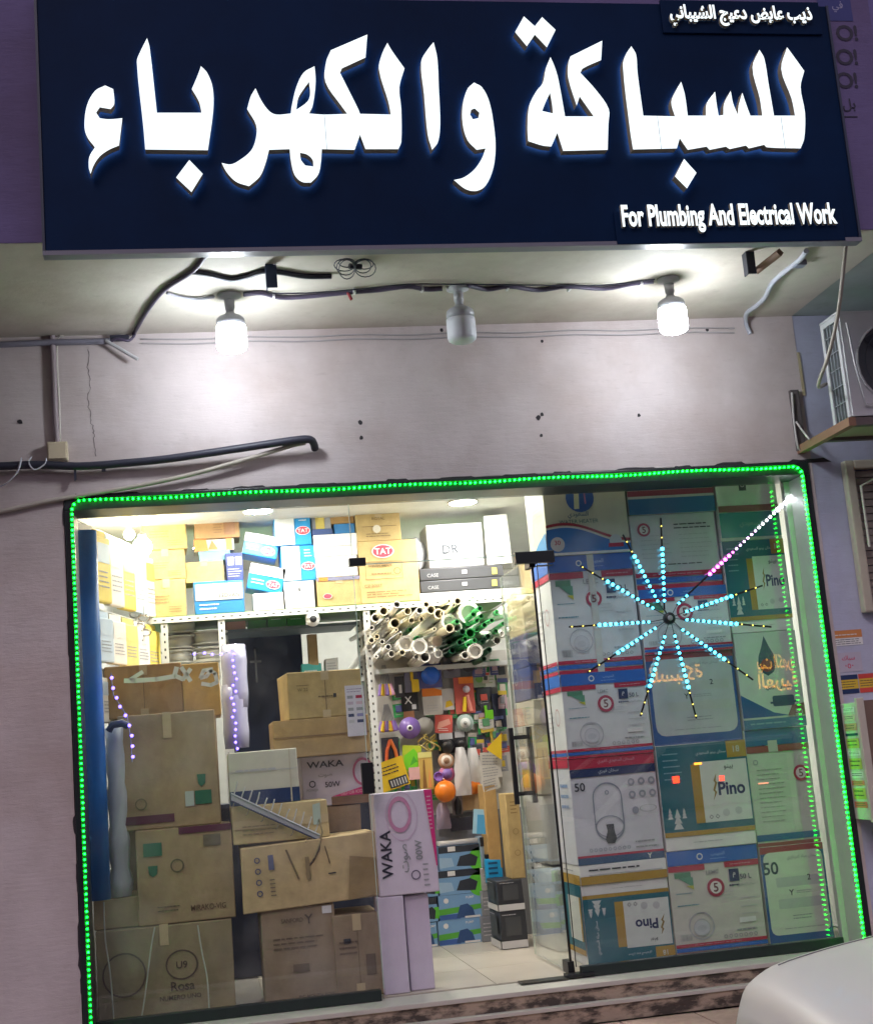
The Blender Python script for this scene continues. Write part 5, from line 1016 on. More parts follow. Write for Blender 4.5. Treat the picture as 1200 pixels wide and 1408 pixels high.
def bands(F, y0, y1):
    h = y1-y0; F.rect(0, y0+h*.72, 1, y1, RED, 1); F.rect(0, y0+h*.34, 1, y0+h*.66, BLUE, 1); F.rect(0, y0, 1, y0+h*.26, RED, 1); F.lines(.25, y0+h*.42, .75, y0+h*.58, 2, c(.1, .25, .6), 2); F.lines(.2, y0+h*.8, .8, y0+h*.92, 1, c(.6, .35, .4), 2)
def heat_full(F): heat_front(F); bands(F, 0, .11)
def heat_text(F):
    eye5(F, .15, .8, .075); F.lines(.5, .78, .95, .88, 2, INK)
    for yy in (.7, .64, .58, .52, .46, .4): F.lines(.55, yy, .95, yy+.03, 1, LGREY); F.lines(.1, yy, .45, yy+.03, 1, LGREY)
    F.lines(.3, .3, .85, .34, 1, INK); bands(F, .0, .22)
def heat_left(F): F.rect(0, .86, 1, 1, BLUE); F.rect(0, .80, 1, .855, RED); bands(F, 0, .11); F.ring(.7, .5, .12, .02, c(.5, .3, .32)); F.lines(.2, .3, .5, .6, 5, LGREY)
PNB = c(.02, .10, .17)
def pino(F, inv=False):
    F2 = F
    if inv: F2 = Face(F.o+F.u*F.w+F.v*F.h, -F.u, -F.v, F.w, F.h); F2.mb = F.mb
    X = (lambda a: 1-a) if inv else (lambda a: a)
    RR = lambda a, b, c_, d, mt, l=0: F2.rect(min(X(a), X(c_)), b, max(X(a), X(c_)), d, mt, l)
    F2.rect(0, .13, 1, 1, TEAL); F2.rect(0, .13, 1, .175, GOLD, 1)
    RR(.36, .24, .5, .80, GOLD, 1); RR(.46, .24, .985, .82, c(.66, .68, .66), 2)
    F2.text('Pino', .79 if not inv else .29, .55, .13, c(.02, .03, .12), 3, bold=.03, maxw=.3); z_ = [(.575, .44), (.60, .52), (.582, .54), (.612, .61), (.596, .63), (.635, .70), (.62, .63), (.636, .61), (.606, .54), (.624, .52)]; F2.poly([(x-(.5 if inv else 0), y) for x, y in z_], c(.3, .2, .05), 3)
    F2.text('بينو', X(.78), .75, .05, INK, 3)
    for xx in (.53, .6): F2.ring(X(xx), .29, .024, .008, INK, 3, 4)
    F2.disc(X(.70), .32, .04, LGREY, 3, 14); F2.disc(X(.84), .33, .04, LGREY, 3, 14)
    for (x, s_) in ((X(.16), 1), (X(.08), .55), (X(.235), .5)):
        for k in range(3): F2.poly([(x-.055*s_*(1-k*.2), .2+.055*s_*k+(.1 if s_ < 1 else 0)), (x+.055*s_*(1-k*.2), .2+.055*s_*k+(.1 if s_ < 1 else 0)), (x, .2+.055*s_*k+.09*s_+(.1 if s_ < 1 else 0))], c(.6, .62, .62), 2)
    for yy in ((.9, .84, .78, .72, .66) if not inv else ()): F2.lines(*sorted((X(.06), X(.26)))[:1], yy, max(X(.06), X(.26)), yy+.035, 1, c(.25, .4, .48), 1)
    F2.text('سخان بينو السعودي', X(.6), .9, .045, c(.5, .55, .6), 1, maxw=.5); RR(.78, .84, 1, 1, GOLD, 2); F2.text('18', X(.89), .92, .06, c(.6, .6, .55), 3)
    F2.lines(.3, .06, .7, .075, 1, GREY, 1)
    if inv: F2.text('سخان مياه السعودي', .86, .66, .06, c(.55, .6, .62), 3, rot=-90, maxw=.6)
def pino_inv(F): pino(F, True)
def saudi_top(F):
    F.disc(.44, .72, .17, c(.03, .12, .4), 1); F.poly([(.36, .58), (.42, .58), (.44, .88), (.38, .88)], c(.62, .68, .45), 2); F.text('ا', .5, .71, .14, c(.5, .2, .35), 2)
    F.text('السعودي', .4, .5, .09, c(.05, .14, .22), 1); F.text('WATER HEATER', .4, .42, .05, c(.08, .2, .2), 1)
    wv = [(x/20, .30+.08*math.sin(x/20*4.5+.4)-.1*x/20) for x in range(21)]
    F.poly([(0, 0)]+[(1, 0)]+wv[::-1], c(.02, .17, .5), 1)
    for k, (o_, t_, mt) in enumerate([(.012, .02, c(.68, .72, .66)), (.04, .035, c(.35, .03, .05))]):
        for p, q in zip(wv, wv[1:]): F.poly([(p[0], p[1]+o_-.02), (q[0], q[1]+o_-.02), (q[0], q[1]+o_+t_-.02), (p[0], p[1]+o_+t_-.02)], mt, 2)
    F.disc(.12, .14, .085, c(.6, .6, .6), 3); F.text('30', .12, .16, .06, RED, 4); F.disc(.82, .15, .075, c(.55, .58, .6), 3); F.rect(.73, .07, .91, .12, RED, 4)
    F.rect(0, 0, 1, .03, WHITE, 3)
def thermos(F):
    F.rect(0, .90, 1, 1, RED); F.text('السخان السعودي الفوري', .55, .955, .045, c(.6, .3, .38), 1, maxw=.5); F.rect(0, .82, 1, .897, NAVY); F.text('سخان فوري', .45, .86, .05, c(.5, .55, .6), 1)
    F.text('50', .1, .73, .08, INK, 1); W_ = c(.25, .27, .35)
    o_ = [(.24, .34)]+[(.24, .62)]+[(.405-.165*math.cos(t*math.pi/10), .62+.13*math.sin(t*math.pi/10)) for t in range(1, 10)]+[(.57, .62), (.57, .34)]+[(.405+.165*math.cos(t*math.pi/10), .34-.13*math.sin(t*math.pi/10)) for t in range(1, 10)]
    for p, q in zip(o_, o_[1:]+o_[:1]):
        d = V((q[0]-p[0], (q[1]-p[1])*F.h/F.w)); d = d.normalized() if d.length else d; nx, ny = -d.y*.008, d.x*.008*F.w/F.h
        F.poly([(p[0]-nx, p[1]-ny), (q[0]-nx, q[1]-ny), (q[0]+nx, q[1]+ny), (p[0]+nx, p[1]+ny)], W_, 1)
    F.ring(.405, .34, .165, .012, W_, 1, sy=.72); F.poly([(.36, .36), (.45, .36), (.45, .3), (.47, .22), (.44, .18), (.36, .18), (.34, .22), (.37, .3)], INK, 2); F.ring(.405, .66, .025, .01, W_, 2, 12)
    for i in range(3):
        for j in range(2): F.disc(.7+.12*i, .74-.12*j, .042, c(.28, .3, .36), 1, 12); F.disc(.7+.12*i, .74-.12*j, .02, c(.5, .5, .55), 2, 8)
    F.disc(.72, .47, .04, W_, 1, 12); F.ring(.87, .48, .1, .008, GREY, 1, 14, .4)
    for i in range(9): F.ring(.16+.055*i, .13, .02, .007, W_, 1, 8)
    F.lines(.68, .1, .95, .2, 2, GREY); F.rect(0, .065, 1, .085, RED, 1); F.rect(0, 0, 1, .065, c(.03, .09, .2), 1); F.text('Y', .83, .033, .05, WHITE, 2)
def rounded_label(F, base, txt='50', blue=c(.03, .1, .3)):
    F.rect(0, 0, 1, 1, blue); F.rect(0, .93, 1, 1, c(.35, .06, .07), 1); F.rrect(.04, .1, .97, .94, .1, base, 2)
    if txt: F.text(txt, .14, .78, .13, c(.02, .05, .08), 3, bold=.02)
    F.text('سخان مياه كهربائي', .65, .87, .05, GREY, 3, maxw=.5); F.rrect(.2, .58, .92, .68, .02, c(.5, .52, .5), 3); F.rrect(.2, .36, .92, .46, .02, c(.5, .52, .5), 3); F.text('2', .72, .66, .06, INK, 4); F.text('Y', .42, .52, .06, INK, 4); F.lines(.5, .5, .75, .54, 2, GREY, 4); F.lines(.4, .24, .72, .3, 2, GREY, 4); F.lines(.25, .15, .9, .17, 1, GREY, 4)
def drop(F):
    F.rect(0, .12, 1, 1, c(.56, .62, .58)); F.poly([(.48, .96), (.55, .84), (.62, .74), (.63, .66), (.58, .58), (.48, .54), (.39, .58), (.34, .66), (.36, .75), (.42, .84)], c(.02, .07, .13), 1); F.disc(.48, .65, .1, c(.25, .05, .06), 2)
    F.text('سخان فوري', .62, .42, .07, c(.03, .12, .16), 1); F.rrect(.5, .22, .85, .33, .03, c(.02, .06, .14), 1); F.rect(.46, .25, .9, .27, c(.02, .06, .14), 1)
    F.poly([(0, .12), (.75, .12), (.5, .16), (0, .36)], c(.02, .09, .3), 1); F.poly([(1, .1), (.7, .1), (.8, .22), (1, .24)], c(.22, .08, .08), 2); F.text('50', .9, .15, .06, LGREY, 3); F.rect(0, 0, 1, .118, c(.04, .16, .3), 1); F.rect(0, .1, 1, .118, c(.5, .55, .5), 2); F.lines(.1, .03, .8, .08, 1, c(.2, .35, .45), 3)
def papertext(F):
    F.rect(0, .86, 1, 1, c(.03, .14, .3)); F.rect(0, .80, 1, .856, c(.3, .08, .07)); F.rect(.35, .80, .5, .9, c(.5, .52, .46), 1); F.ring(.12, .72, .04, .012, GREY, 1)
    for i in range(12): yy = .64-.04*i; F.lines(.12, yy, .55, yy+.022, 1, c(.3, .34, .28), 1)
    F.rect(.62, .12, .72, .78, c(.62, .64, .56), 1); eye5(F, .82, .6, .12); F.rect(0, .0, 1, .03, c(.3, .08, .07)); F.rect(0, .045, 1, .1, c(.03, .14, .3))
def topbands(F): F.rect(0, .72, 1, 1, c(.03, .12, .32)); F.rect(0, .52, 1, .68, c(.26, .05, .08)); F.rect(0, .0, 1, .48, c(.03, .16, .36)); F.rect(0, .45, 1, .52, c(.5, .54, .5), 1)
def greentop(F): F.rect(0, .45, 1, .55, c(.25, .08, .06)); F.rect(0, .05, 1, .44, c(.03, .25, .27)); F.rect(.38, .78, .5, .97, INK, 1); F.ring(.44, .87, .035, .012, LGREY, 2); F.ring(.72, .25, .05, .015, c(.2, .4, .4), 1); F.text('السعودي', .5, .25, .12, c(.2, .4, .4), 1)
xA = P(775, 1000, HY).x
xB_ = [P(a, b, HY).x for a, b in ((857, 700), (885, 900), (912, 1120), (930, 1310))]; xBm = sum(xB_)/4
xC_ = [P(a, b, HY).x for a, b in ((980, 690), (1003, 850), (1030, 1050), (1055, 1290))]; xCm = sum(xC_)/4
xD = 2.06
HW = c(.66, .66, .68, .5); HG = c(.60, .65, .58, .5)
HB = 'stacked heater boxes behind the glass'
def column(xl, xr, specs, pyx, Y=HY):
    z = FZ+.001
    for i, (lab, ytop, fn, base, lf) in enumerate(specs):
        zt_ = P(pyx(ytop), ytop, Y).z
        o = carton(lab, xl+.004+random.uniform(0, .004), xr-.004-random.uniform(0, .004), z, zt_-.002, Y+random.uniform(-.014, .014), HD, base, tape=None, front=fn, left=lf, name='heater_box', cat='box', group=HB, jit=.003, bev=.004, dent=.005, rz=random.uniform(-1.2, 1.2))
        z = zt_
pz = lambda F: (F.rect(0, .13, 1, 1, TEAL), F.rect(0, .13, 1, .2, GOLD, 1), F.rect(.3, .3, .9, .85, c(.66, .68, .64), 1), F.rect(.88, .3, .95, .85, GOLD, 2))
lp = lambda F: (F.rect(0, 0, 1, .5, GOLD), F.lines(.2, .6, .8, .8, 1, GREY))
th_l = lambda F: (F.rect(0, .92, 1, 1, RED), F.lines(.5, .5, .9, .8, 3, c(.2, .3, .5)))
sl_ = lambda F: (F.poly([(0, 0), (1, 0), (1, .3), (.6, .22), (0, .02)], c(.02, .25, .55), 1), F.lines(.3, .5, .8, .7, 4, LGREY, 1))
column(xA, xBm, [
    ('dark teal heater box standing upside down at the doorway foot', 1213, pino_inv, WHITE, pz), ('narrow white box with gold band above the upside down teal box', 1186, lambda F: (F.rect(0, 0, 1, .42, GOLD), F.lines(.1, .6, .8, .85, 1, INK), F.rect(.1, .46, .95, .5, LGREY)), WHITE, lp),
    ('white heater box printed with a large capsule outline', 1040, thermos, c(.62, .62, .68, .5), th_l), ('white and blue heater box above the capsule printed one', 924, heat_full, HW, heat_left),
    ('white and blue heater box with red number circle beside the door top', 762, heat_full, HW, heat_left), ('pale topmost heater box with blue wave and round emblem', 655, saudi_top, c(.62, .64, .5, .5), sl_)], lambda y: 745+(y-720)*.09+55)
column(xBm, xCm, [
    ('beige heater box with red number circle at the bottom of the middle column', 1166, heat_full, c(.62, .6, .54, .5), None), ('dark teal heater box with white name panel in the middle column', 1022, pino, WHITE, None),
    ('grey heater box with rounded label below the starburst', 897, lambda F: rounded_label(F, c(.5, .52, .54), None), c(.5, .52, .54, .5), None), ('white and blue heater box right behind the starburst hub', 808, heat_full, HW, None),
    ('white text printed heater box above the starburst hub', 706, heat_text, HW, None), ('blue banded box at the top of the middle column', 658, topbands, c(.5, .54, .5, .5), None)], lambda y: 918+(y-720)*.12)
column(xCm, xD, [
    ('pale box with large number 50 at the bottom corner of the glass', 1160, lambda F: rounded_label(F, c(.62, .66, .56)), c(.6, .64, .56, .5), None), ('pale text printed box with red circle in the end column', 1000, papertext, c(.56, .6, .52, .5), None),
    ('pale box with a dark water drop in the end column', 868, drop, c(.56, .62, .58, .5), None), ('dark teal heater box with white name panel near the top corner', 742, pino, WHITE, None),
    ('green and teal banded box in the top corner of the glass', 655, greentop, HG, None)], lambda y: 1040+(y-720)*.13)
# ================================================================ CARTONS BEHIND THE GLASS, WINDOW SIDE
LY1 = .42
GC_ = 'cartons piled behind the window glass'
GP = c(.03, .16, .09); MG = c(.12, .03, .06)
def pr_rosa(F): F.text('Rosa', .62, .32, .1, c(.10, .07, .05), 1); F.text('NUMERO UNO', .6, .2, .05, c(.10, .07, .05), 1, maxw=.5); F.ring(.62, .55, .12, .012, c(.12, .08, .06), 1, sy=.9); F.text('U9', .62, .55, .08, c(.12, .08, .06), 1); F.ring(.2, .5, .16, .012, c(.12, .08, .06), 1)
r1 = B('large brown carton at the glass corner, lettered with four letters', 133, 1272, 322, 1402, LY1, .55, card(.30, .24, .14), z0=FZ+.001, group=GC_, front=pr_rosa)
r2 = B('brown carton with open flap on the large corner carton', 130, 1234, 205, 1272, LY1+.06, .4, card(.44, .34, .18), z0=topz(r1), group=GC_, tape=None)
def pr_green(F): F.rect(.08, .72, .27, .86, GP, 1); F.poly([(.12, .62), (.22, .62), (.21, .53), (.17, .5), (.13, .53)], GP, 1); F.ring(.42, .6, .07, .014, c(.16, .14, .08), 1); F.text('MIRAKO-VIG', .72, .14, .06, c(.15, .09, .05), 1, maxw=.36); F.rect(.45, .93, 1, 1.0, MG, 1); F.rect(.7, .78, .88, .9, c(.18, .15, .1), 1); F.lines(.2, .12, .45, .2, 2, c(.16, .14, .08), 1)
r3 = B('square brown carton with green marks leaning on the corner carton', 188, 1137, 322, 1271, LY1+.02, .4, card(.39, .29, .165), z0=topz(r1), group=GC_, tape=None, front=pr_green, tilt=0)
def pr_green2(F): F.rect(.65, .17, .74, .3, c(.5, .55, .5), 1); F.rect(.75, .18, .92, .3, GP, 1); F.poly([(.78, .44), (.87, .44), (.86, .36), (.82, .33), (.79, .36)], GP, 1); F.rect(0, .05, .53, .12, MG, 1); F.ring(.2, .22, .06, .012, c(.18, .15, .08), 1)
r4 = B('tall brown carton with small green label above the square one', 165, 980, 300, 1138, LY1+.10, .38, card(.39, .29, .165), z0=topz(r3), group=GC_, tape='h', front=pr_green2)
B('brown wide carton behind the pale lettering, next to the blue roll', 145, 914, 251, 986, LY1+.62, .4, card(.42, .27, .13), group=GC_, tape='v'); B('orange tan carton beside the brown wide one behind the lettering', 252, 912, 303, 985, LY1+.62, .4, card(.62, .40, .14), group=GC_, tape=None)
sup = carton('plain carton supporting the wide brown carton behind the glass', P(150, 1050, 1.04).x, P(300, 1050, 1.04).x, FZ+.001, P(200, 986, 1.04).z-.003, 1.08, .4, DBR, tape='h', group=GC_)
ctr = empty('counter', (-.95, 1.55, FZ), 'dark navy shop counter behind the piled cartons', 'counter'); MB().box((-.85, 0, 0), (.55, .34, 1.0), c(.012, .02, .05, .5), bev=.005).build('cabinet', ctr); MB().box((-.87, -.02, 1.001), (.57, .36, 1.03), c(.03, .04, .08, .3), bev=.004).build('counter_top', ctr)  # dark block added to keep the bright interior out of the carton gaps
# blue roll and white wrapped roll by the jamb
q0, q1 = P(117, 728, .36), P(140, 1236, .36)
br_ = empty('blue_banner_roll', (q0.x, .42, topz(r2)), 'tall bright blue roll standing at the window jamb', 'roll'); H = q0.z-topz(r2)
MB().lathe([(.056, 0), (.058, H*.3), (.056, H*.7), (.057, H)], c(.012, .14, .46, .45), n=20).build('rolled_sheet', br_); MB().lathe([(.03, H), (.03, H+.004)], BLACK, n=12).build('core_tube', br_)
wb = MB(); pts = []; zb = topz(r2); zt2 = P(160, 1000, .46).z
xw = P(163, 1100, .46).x
for i in range(13):
    t = i/12; pts.append((.05+.006*math.sin(i*2.1)+.01*(t < .1), zb+(zt2-zb)*t))
wb.lathe([(r, z_) for r, z_ in pts], c(.5, .53, .56, .3), (0, 0, -zb), 14); wb.v = [p+V((random.uniform(-.006, .006), random.uniform(-.006, .006), 0)) for p in wb.v]
o = wb.build('wrapped_roll'); o.location = (xw-.01, .53, zb); tag(o, 'white plastic wrapped roll standing beside the blue roll', 'roll')
o = MB().tube([(0, 0, 0), (.02, -.01, .03), (.07, -.02, .035), (.1, -.01, .02)], .02, c(.06, .08, .13), 8).build('dark_wrap'); o.location = P(150, 1005, .44); tag(o, 'dark blue knotted wrap on top of the white roll', 'wrap')
# cords hanging in front of the corner carton
for i, pts in enumerate([[(143, 1240), (145, 1290), (152, 1340), (157, 1405)], [(213, 1275), (207, 1310), (201, 1360), (194, 1405)], [(272, 1272), (278, 1310), (285, 1345), (288, 1392)]]):
    wire('cord', ['pale cord hanging nearest the jamb over the corner carton', 'pale cord hanging down the middle of the corner carton', 'pale cord hanging over the far side of the corner carton'][i], [P(a, b, .36) for a, b in pts], .004, c(.5, .52, .45), 'cord')
# middle group: stands on the floor
m1 = B('dark brown tall carton with white sticker on the floor behind glass', 362, 1246, 463, 1386, .38, .4, card(.31, .23, .15), z0=FZ+.001, group=GC_, tape=None, front=lambda F: (F.rect(.84, .9, .97, .98, WHITE), F.text('SANFORD', .42, .86, .045, c(.12, .08, .05), 1, maxw=.3), F.text('Y', .65, .86, .1, c(.1, .07, .05), 1), F.rect(.4, .32, .62, .4, c(.17, .12, .08), 1), F.lines(.15, .55, .85, .7, 3, c(.17, .12, .08)), F.text('BIG MOUTH BOSS', .7, .06, .035, c(.1, .07, .05), 1, maxw=.5)))
m2 = B('dark brown narrow carton on the floor beside the pale tall boxes', 461, 1256, 526, 1377, .36, .4, card(.31, .23, .15), z0=FZ+.001, group=GC_, tape='v', front=lambda F: (F.lines(.1, .5, .5, .7, 3, c(.15, .1, .07)), F.rect(.65, .25, .85, .5, c(.15, .1, .07)), F.rect(.2, .65, .35, .71, INK)))
def pr_long(F):
    for i in range(4): F.ring(.12, .28+.17*i, .022, .008, c(.08, .09, .2), 1, 14)
    F.rect(.2, .62, .24, .85, c(.12, .13, .25), 1); F.lines(.2, .2, .24, .5, 5, c(.15, .12, .1)); F.poly([(.33, .9), (.345, .9), (.42, .42), (.405, .42)], c(.2, .14, .08), 1); F.poly([(.62, .88), (.63, .88), (.655, .6), (.645, .6)], c(.2, .14, .08), 1); F.text('1', .66, .45, .12, INK, 1, rot=90); F.poly([(.76, .0), (.99, .05), (.99, .6), (.8, .68)], card(.33, .23, .11), 1); F.rect(.47, .4, .5, .75, c(.3, .22, .12), 1)
m3 = B('long crushed tan carton lying across the two dark cartons', 334, 1155, 521, 1246, .36, .42, TAN2, z0=max(topz(m1), topz(m2)), group=GC_, tape=None, front=pr_long, tilt=-2, jit=.012)
m4 = B('flat tan carton under the hook rail', 320, 1104, 452, 1162, .44, .4, card(.58, .46, .25), z0=topz(m3)+.0, group=GC_, tape='s', front=lambda F: (F.poly([(.84, .35), (.92, .35), (.92, .92), (.84, .88)], c(.45, .55, .48), 1), F.lines(.1, .2, .5, .5, 3, c(.3, .24, .14))))
m5 = B('white over dark blue carton above the hook rail', 315, 1032, 411, 1106, .46, .36, c(.64, .62, .5, .5), z0=topz(m4), group=GC_, tape=None, front=lambda F: (F.rect(0, 0, 1, .27, c(.01, .035, .12)), F.rect(.87, 0, .89, 1, c(.55, .5, .38), 1), F.lines(.1, .6, .8, .7, 1, LGREY), F.rect(0, .62, 1, .63, LGREY, 1)))
def pr_waka(F):
    F.text('WAKA', .36, .83, .13, c(.03, .03, .05), 1, w=.55, bold=.015); F.ring(.92, .62, .16, .03, c(.55, .12, .25), 1, sy=1.3); F.text('صوت', .35, .6, .09, GREY, 1); F.ring(.15, .45, .05, .015, INK, 1); F.text('50W', .45, .42, .11, c(.05, .05, .07), 1); F.text('POWER', .15, .33, .05, GREY, 1); F.poly([(.42, .17), (1, .17), (1, .36)], PINK, 1); F.text('LED OB ICON', .75, .23, .06, c(.7, .45, .5), 2, rot=4, maxw=.4); F.rect(.42, 0, 1, .165, card(.2, .12, .08), 1)
m6 = B('lilac white lamp carton with pink corner behind the hook rail', 412, 1037, 508, 1152, .56, .36, LILAC, z0=topz(m4)-.05, group=GC_, tape=None, front=pr_waka)
sup2 = carton('plain brown carton end below the lilac lamp carton', m6.location.x-.16, m6.location.x+.17, topz(m3)+.001, topz(m4)-.055, .86, .2, DBR, tape=None, group=GC_)
m6.location.y = .86; m6.location.x += .04
m7 = B('open tan carton on the lilac lamp carton', 376, 987, 508, 1037, .7, .45, KR, z0=topz(m6), group=GC_, tape=None, front=lambda F: F.rect(0, .52, 1, .56, c(.25, .16, .08)))
m8 = B('tan taped carton with white list sheet on its end', 395, 922, 500, 988, .72, .4, TAN, z0=topz(m7), group=GC_, tape='v', front=lambda F: (F.lines(.12, .68, .3, .74, 1, c(.2, .14, .06)), F.text('W 22', .2, .62, .07, c(.2, .14, .06), 1), F.lines(.4, .4, .65, .5, 1, c(.2, .14, .06)), F.rect(.6, .42, .64, .5, INK)), rz=4)
X0, X1, Z0, Z1 = span(476, 942, 502, 1012, .68)
F = Face((X0, .68, Z0), (1, 0, 0), (0, 0, 1), X1-X0, Z1-Z0); F.rect(0, 0, 1, 1, c(.64, .62, .68)); F.lines(.1, .85, .95, .95, 2, c(.3, .25, .35), 1)
for i, yy in enumerate((.74, .62, .5, .38, .26)): F.rect(.1, yy, .4, yy+.06, [GREY, c(.5, .4, .5), GREY, NAVY, LGREY][i], 1); F.rect(.55, yy, .92, yy+.06, [RED, c(.6, .45, .5), GREY, c(.25, .25, .5), NAVY][i], 1)
o = F.mb.build('list_sheet'); tag(o, 'white colour chart sheet taped in front of the tan carton', 'sheet')
# pale tall boxes and lettered lilac box at the doorway
LW = c(.60, .54, .66, .5)
n1 = B('pale lilac tall box standing on the floor, nearer the dark cartons', 524, 1232, 560, 1381, .30, .18, LW, z0=FZ+.001, tape=None, name='tall_box', group='pale tall boxes at the doorway'); n2 = B('pale lilac tall box standing on the floor, nearer the doorway', 560.5, 1230, 594, 1372, .34, .18, LW, z0=FZ+.001, tape=None, name='tall_box', group='pale tall boxes at the doorway')
def pr_waka2(F):
    F.text('WAKA', .15, .4, .11, c(.03, .03, .05), 1, rot=90, bold=.015); v = glyphs('WAKA', .015)
    F.ring(.42, .78, .2, .05, c(.55, .25, .4), 1, sy=1.5); F.ring(.45, .76, .27, .01, c(.6, .45, .6), 1, sy=1.5); F.poly([(.86, 1), (1, 1), (1, .25), (.98, .25)], PINK, 1); F.lines(.9, .6, .97, .95, 9, c(.7, .45, .5), 2); F.text('صوت', .48, .35, .09, GREY, 1, rot=90); F.text('00W', .7, .42, .07, GREY, 1, rot=90, bold=.02); F.ring(.62, .18, .08, .02, c(.15, .13, .2), 1); F.lines(.75, .05, .85, .3, 5, GREY)
X0, X1, Z0, Z1 = span(517, 1088, 598, 1228, .32)
n3 = carton('lilac white lamp carton with pink edge standing on the tall boxes', X0, X1, max(topz(n1), topz(n2)), Z1, .30, .2, LILAC, tape=None, front=pr_waka2, name='carton', group=None)
# hook rail lying across the cartons
a, b = P(318, 1096, .40), P(440, 1152, .37)
hr = empty('hook_rail', a, 'silver rail with rows of wire hooks lying across the cartons', 'hook rail'); d = b-a
M1 = c(.5, .52, .56, .3)
mb = MB(); up = V((0, 0, 1)); wv_ = V((.0, 0, .03))
mb.add([V((0, 0, -.025)), d+V((0, 0, -.02)), d+V((0, 0, .02)), V((0, 0, .025)), V((0, .02, -.025)), d+V((0, .02, -.02)), d+V((0, .02, .02)), V((0, .02, .025))], [(0, 1, 2, 3), (7, 6, 5, 4), (0, 4, 5, 1), (3, 2, 6, 7), (0, 3, 7, 4), (1, 5, 6, 2)], M1); mb.tube([V((0, -.004, .018)), d+V((0, -.004, .014))], .005, M1, 6); mb.tube([V((0, -.004, -.02)), d+V((0, -.004, -.016))], .005, c(.05, .06, .12), 6); mb.build('rail', hr)
for i in range(12):
    p = d*((i+.4)/12)
    MB().tube([p+V((0, 0, .02)), p+V((.012, -.012, .05)), p+V((.022, -.02, .065+random.uniform(0, .03)))], .0042, c(.75, .75, .72, .2), 5).build('hook', hr)
    if i % 2 == 0: MB().tube([p+V((0, 0, -.02)), p+V((-.01, -.01, -.045)), p+V((-.018, -.014, -.05))], .003, c(.2, .17, .12), 5).build('hook', hr)
mb = MB(); mb.tube([d, d+V((-.01, -.01, -.06)), d+V((-.05, -.01, -.12)), d+V((-.07, -.01, -.14))], .006, c(.12, .09, .07), 6); mb.tube([d+V((.0, -.01, .1)), d+V((.015, -.01, .03)), d+V((.0, -.01, -.02)), d+V((-.04, -.02, -.1))], .005, c(.35, .28, .16), 6); mb.build('tail_cord', hr)
# ================================================================ LEFT WALL GOODS AND BRIGHT LAMPS
GW = 'packs hung on the side wall'
cols = [c(.75, .73, .68), c(.75, .6, .12), c(.74, .72, .66), c(.72, .55, .1), c(.5, .6, .7), c(.75, .73, .68), c(.7, .62, .2)]
nm = ['white', 'yellow', 'cream', 'amber', 'pale blue', 'white', 'mustard']
rail_ = MB()
for zz_ in (2.99, 2.51, 2.16): rail_.tube([(-2.04, .75, zz_), (-1.68, 2.1, zz_)], .006, MET, 6)
for yy_ in (.76, 2.09): rail_.tube([(-2.05, yy_, 2.99), (-2.04+.267*(yy_-.75), yy_, 2.99)], .006, MET, 6)
o = rail_.build('display_rail'); tag(o, 'slanted steel display rail carrying the hanging packs', 'rail')
k = 0
for r, (zt_, zb_) in enumerate([(2.98, 2.55), (2.5, 2.2), (2.15, 1.85)]):
    for j in range(6):
        y = .85+.22*j; mt = cols[(j+r*3) % 7]; w_ = .2
        o = empty('hanging_pack', (-2.03+.062*j, y, zb_), f'{nm[(j+r*3) % 7]} hanging pack, {["top", "middle", "bottom"][r]} row of the side wall, {["first", "second", "third", "fourth", "fifth", "last"][j]} from the glass', 'pack', GW, math.radians(-22))
        MB().box((.002, -w_/2, 0), (.05, w_/2, zt_-zb_-.04), mt, bev=.01).build('pouch', o); MB().box((.02, -w_/2+.02, zt_-zb_-.039), (.026, w_/2-.02, zt_-zb_), cols[(j+r+2) % 7]).build('header', o)
        F = Face((.0515, w_/2, 0), (0, -1, 0), (0, 0, 1), w_, zt_-zb_-.04); F.u, F.n = V((0, 1, 0)), V((1, 0, 0)); F.o = V((.0515, -w_/2, 0)); F.rect(.1, .6, .9, .9, cols[(j+3) % 7]); F.lines(.15, .2, .85, .5, 4, GREY); F.done(o)
LB = emi(1, .9, .62, 80)
for i, (px, py, Y, r, lab) in enumerate([(196, 752, 1.55, .06, 'glaring round display lamp by the tan cartons'), (178, 735, 1.75, .035, 'small glaring lamp beside the round display lamp'), (166, 710, 1.9, .03, 'upper glaring lamp over the hanging packs')]):
    q = P(px, py, Y); e = empty('display_lamp', q, lab, 'lamp'); MB().sphere((0, 0, 0), r, LB, 16).build('globe', e); MB().lathe([(r*.45, r*.9), (r*.45, r*1.4), (r*.2, r*1.5)], WHITE, n=12).build('cap', e); MB().tube([(0, 0, r*1.45), (0, 0, CZ-q.z)], .004, WHITE, 5).build('cord', e)
for i, (a, b) in enumerate([(186, 845), (192, 862), (188, 880), (198, 850), (200, 870)]):
    q = P(a, b, 1.7); mb = MB()
    mb.tube([(0.035*math.cos(t*math.pi/8), .01*math.sin(t*.7), .02*math.sin(t*math.pi/8)) for t in range(17)], .006, c(.6, .6, .6, .2, metal=1), 6, False); mb.tube([(0, 0, .02), (.0, 0, P(a, 832, 1.7).z-q.z)], .002, LGREY, 4)
    o = mb.build('metal_ring'); o.location = q; tag(o, ['chrome ring hanging highest below the lamp', 'chrome ring second in the hanging bunch', 'chrome ring hanging lowest in the bunch', 'chrome ring nearest the cable reels, upper', 'chrome ring nearest the cable reels, lower'][i], 'ring')
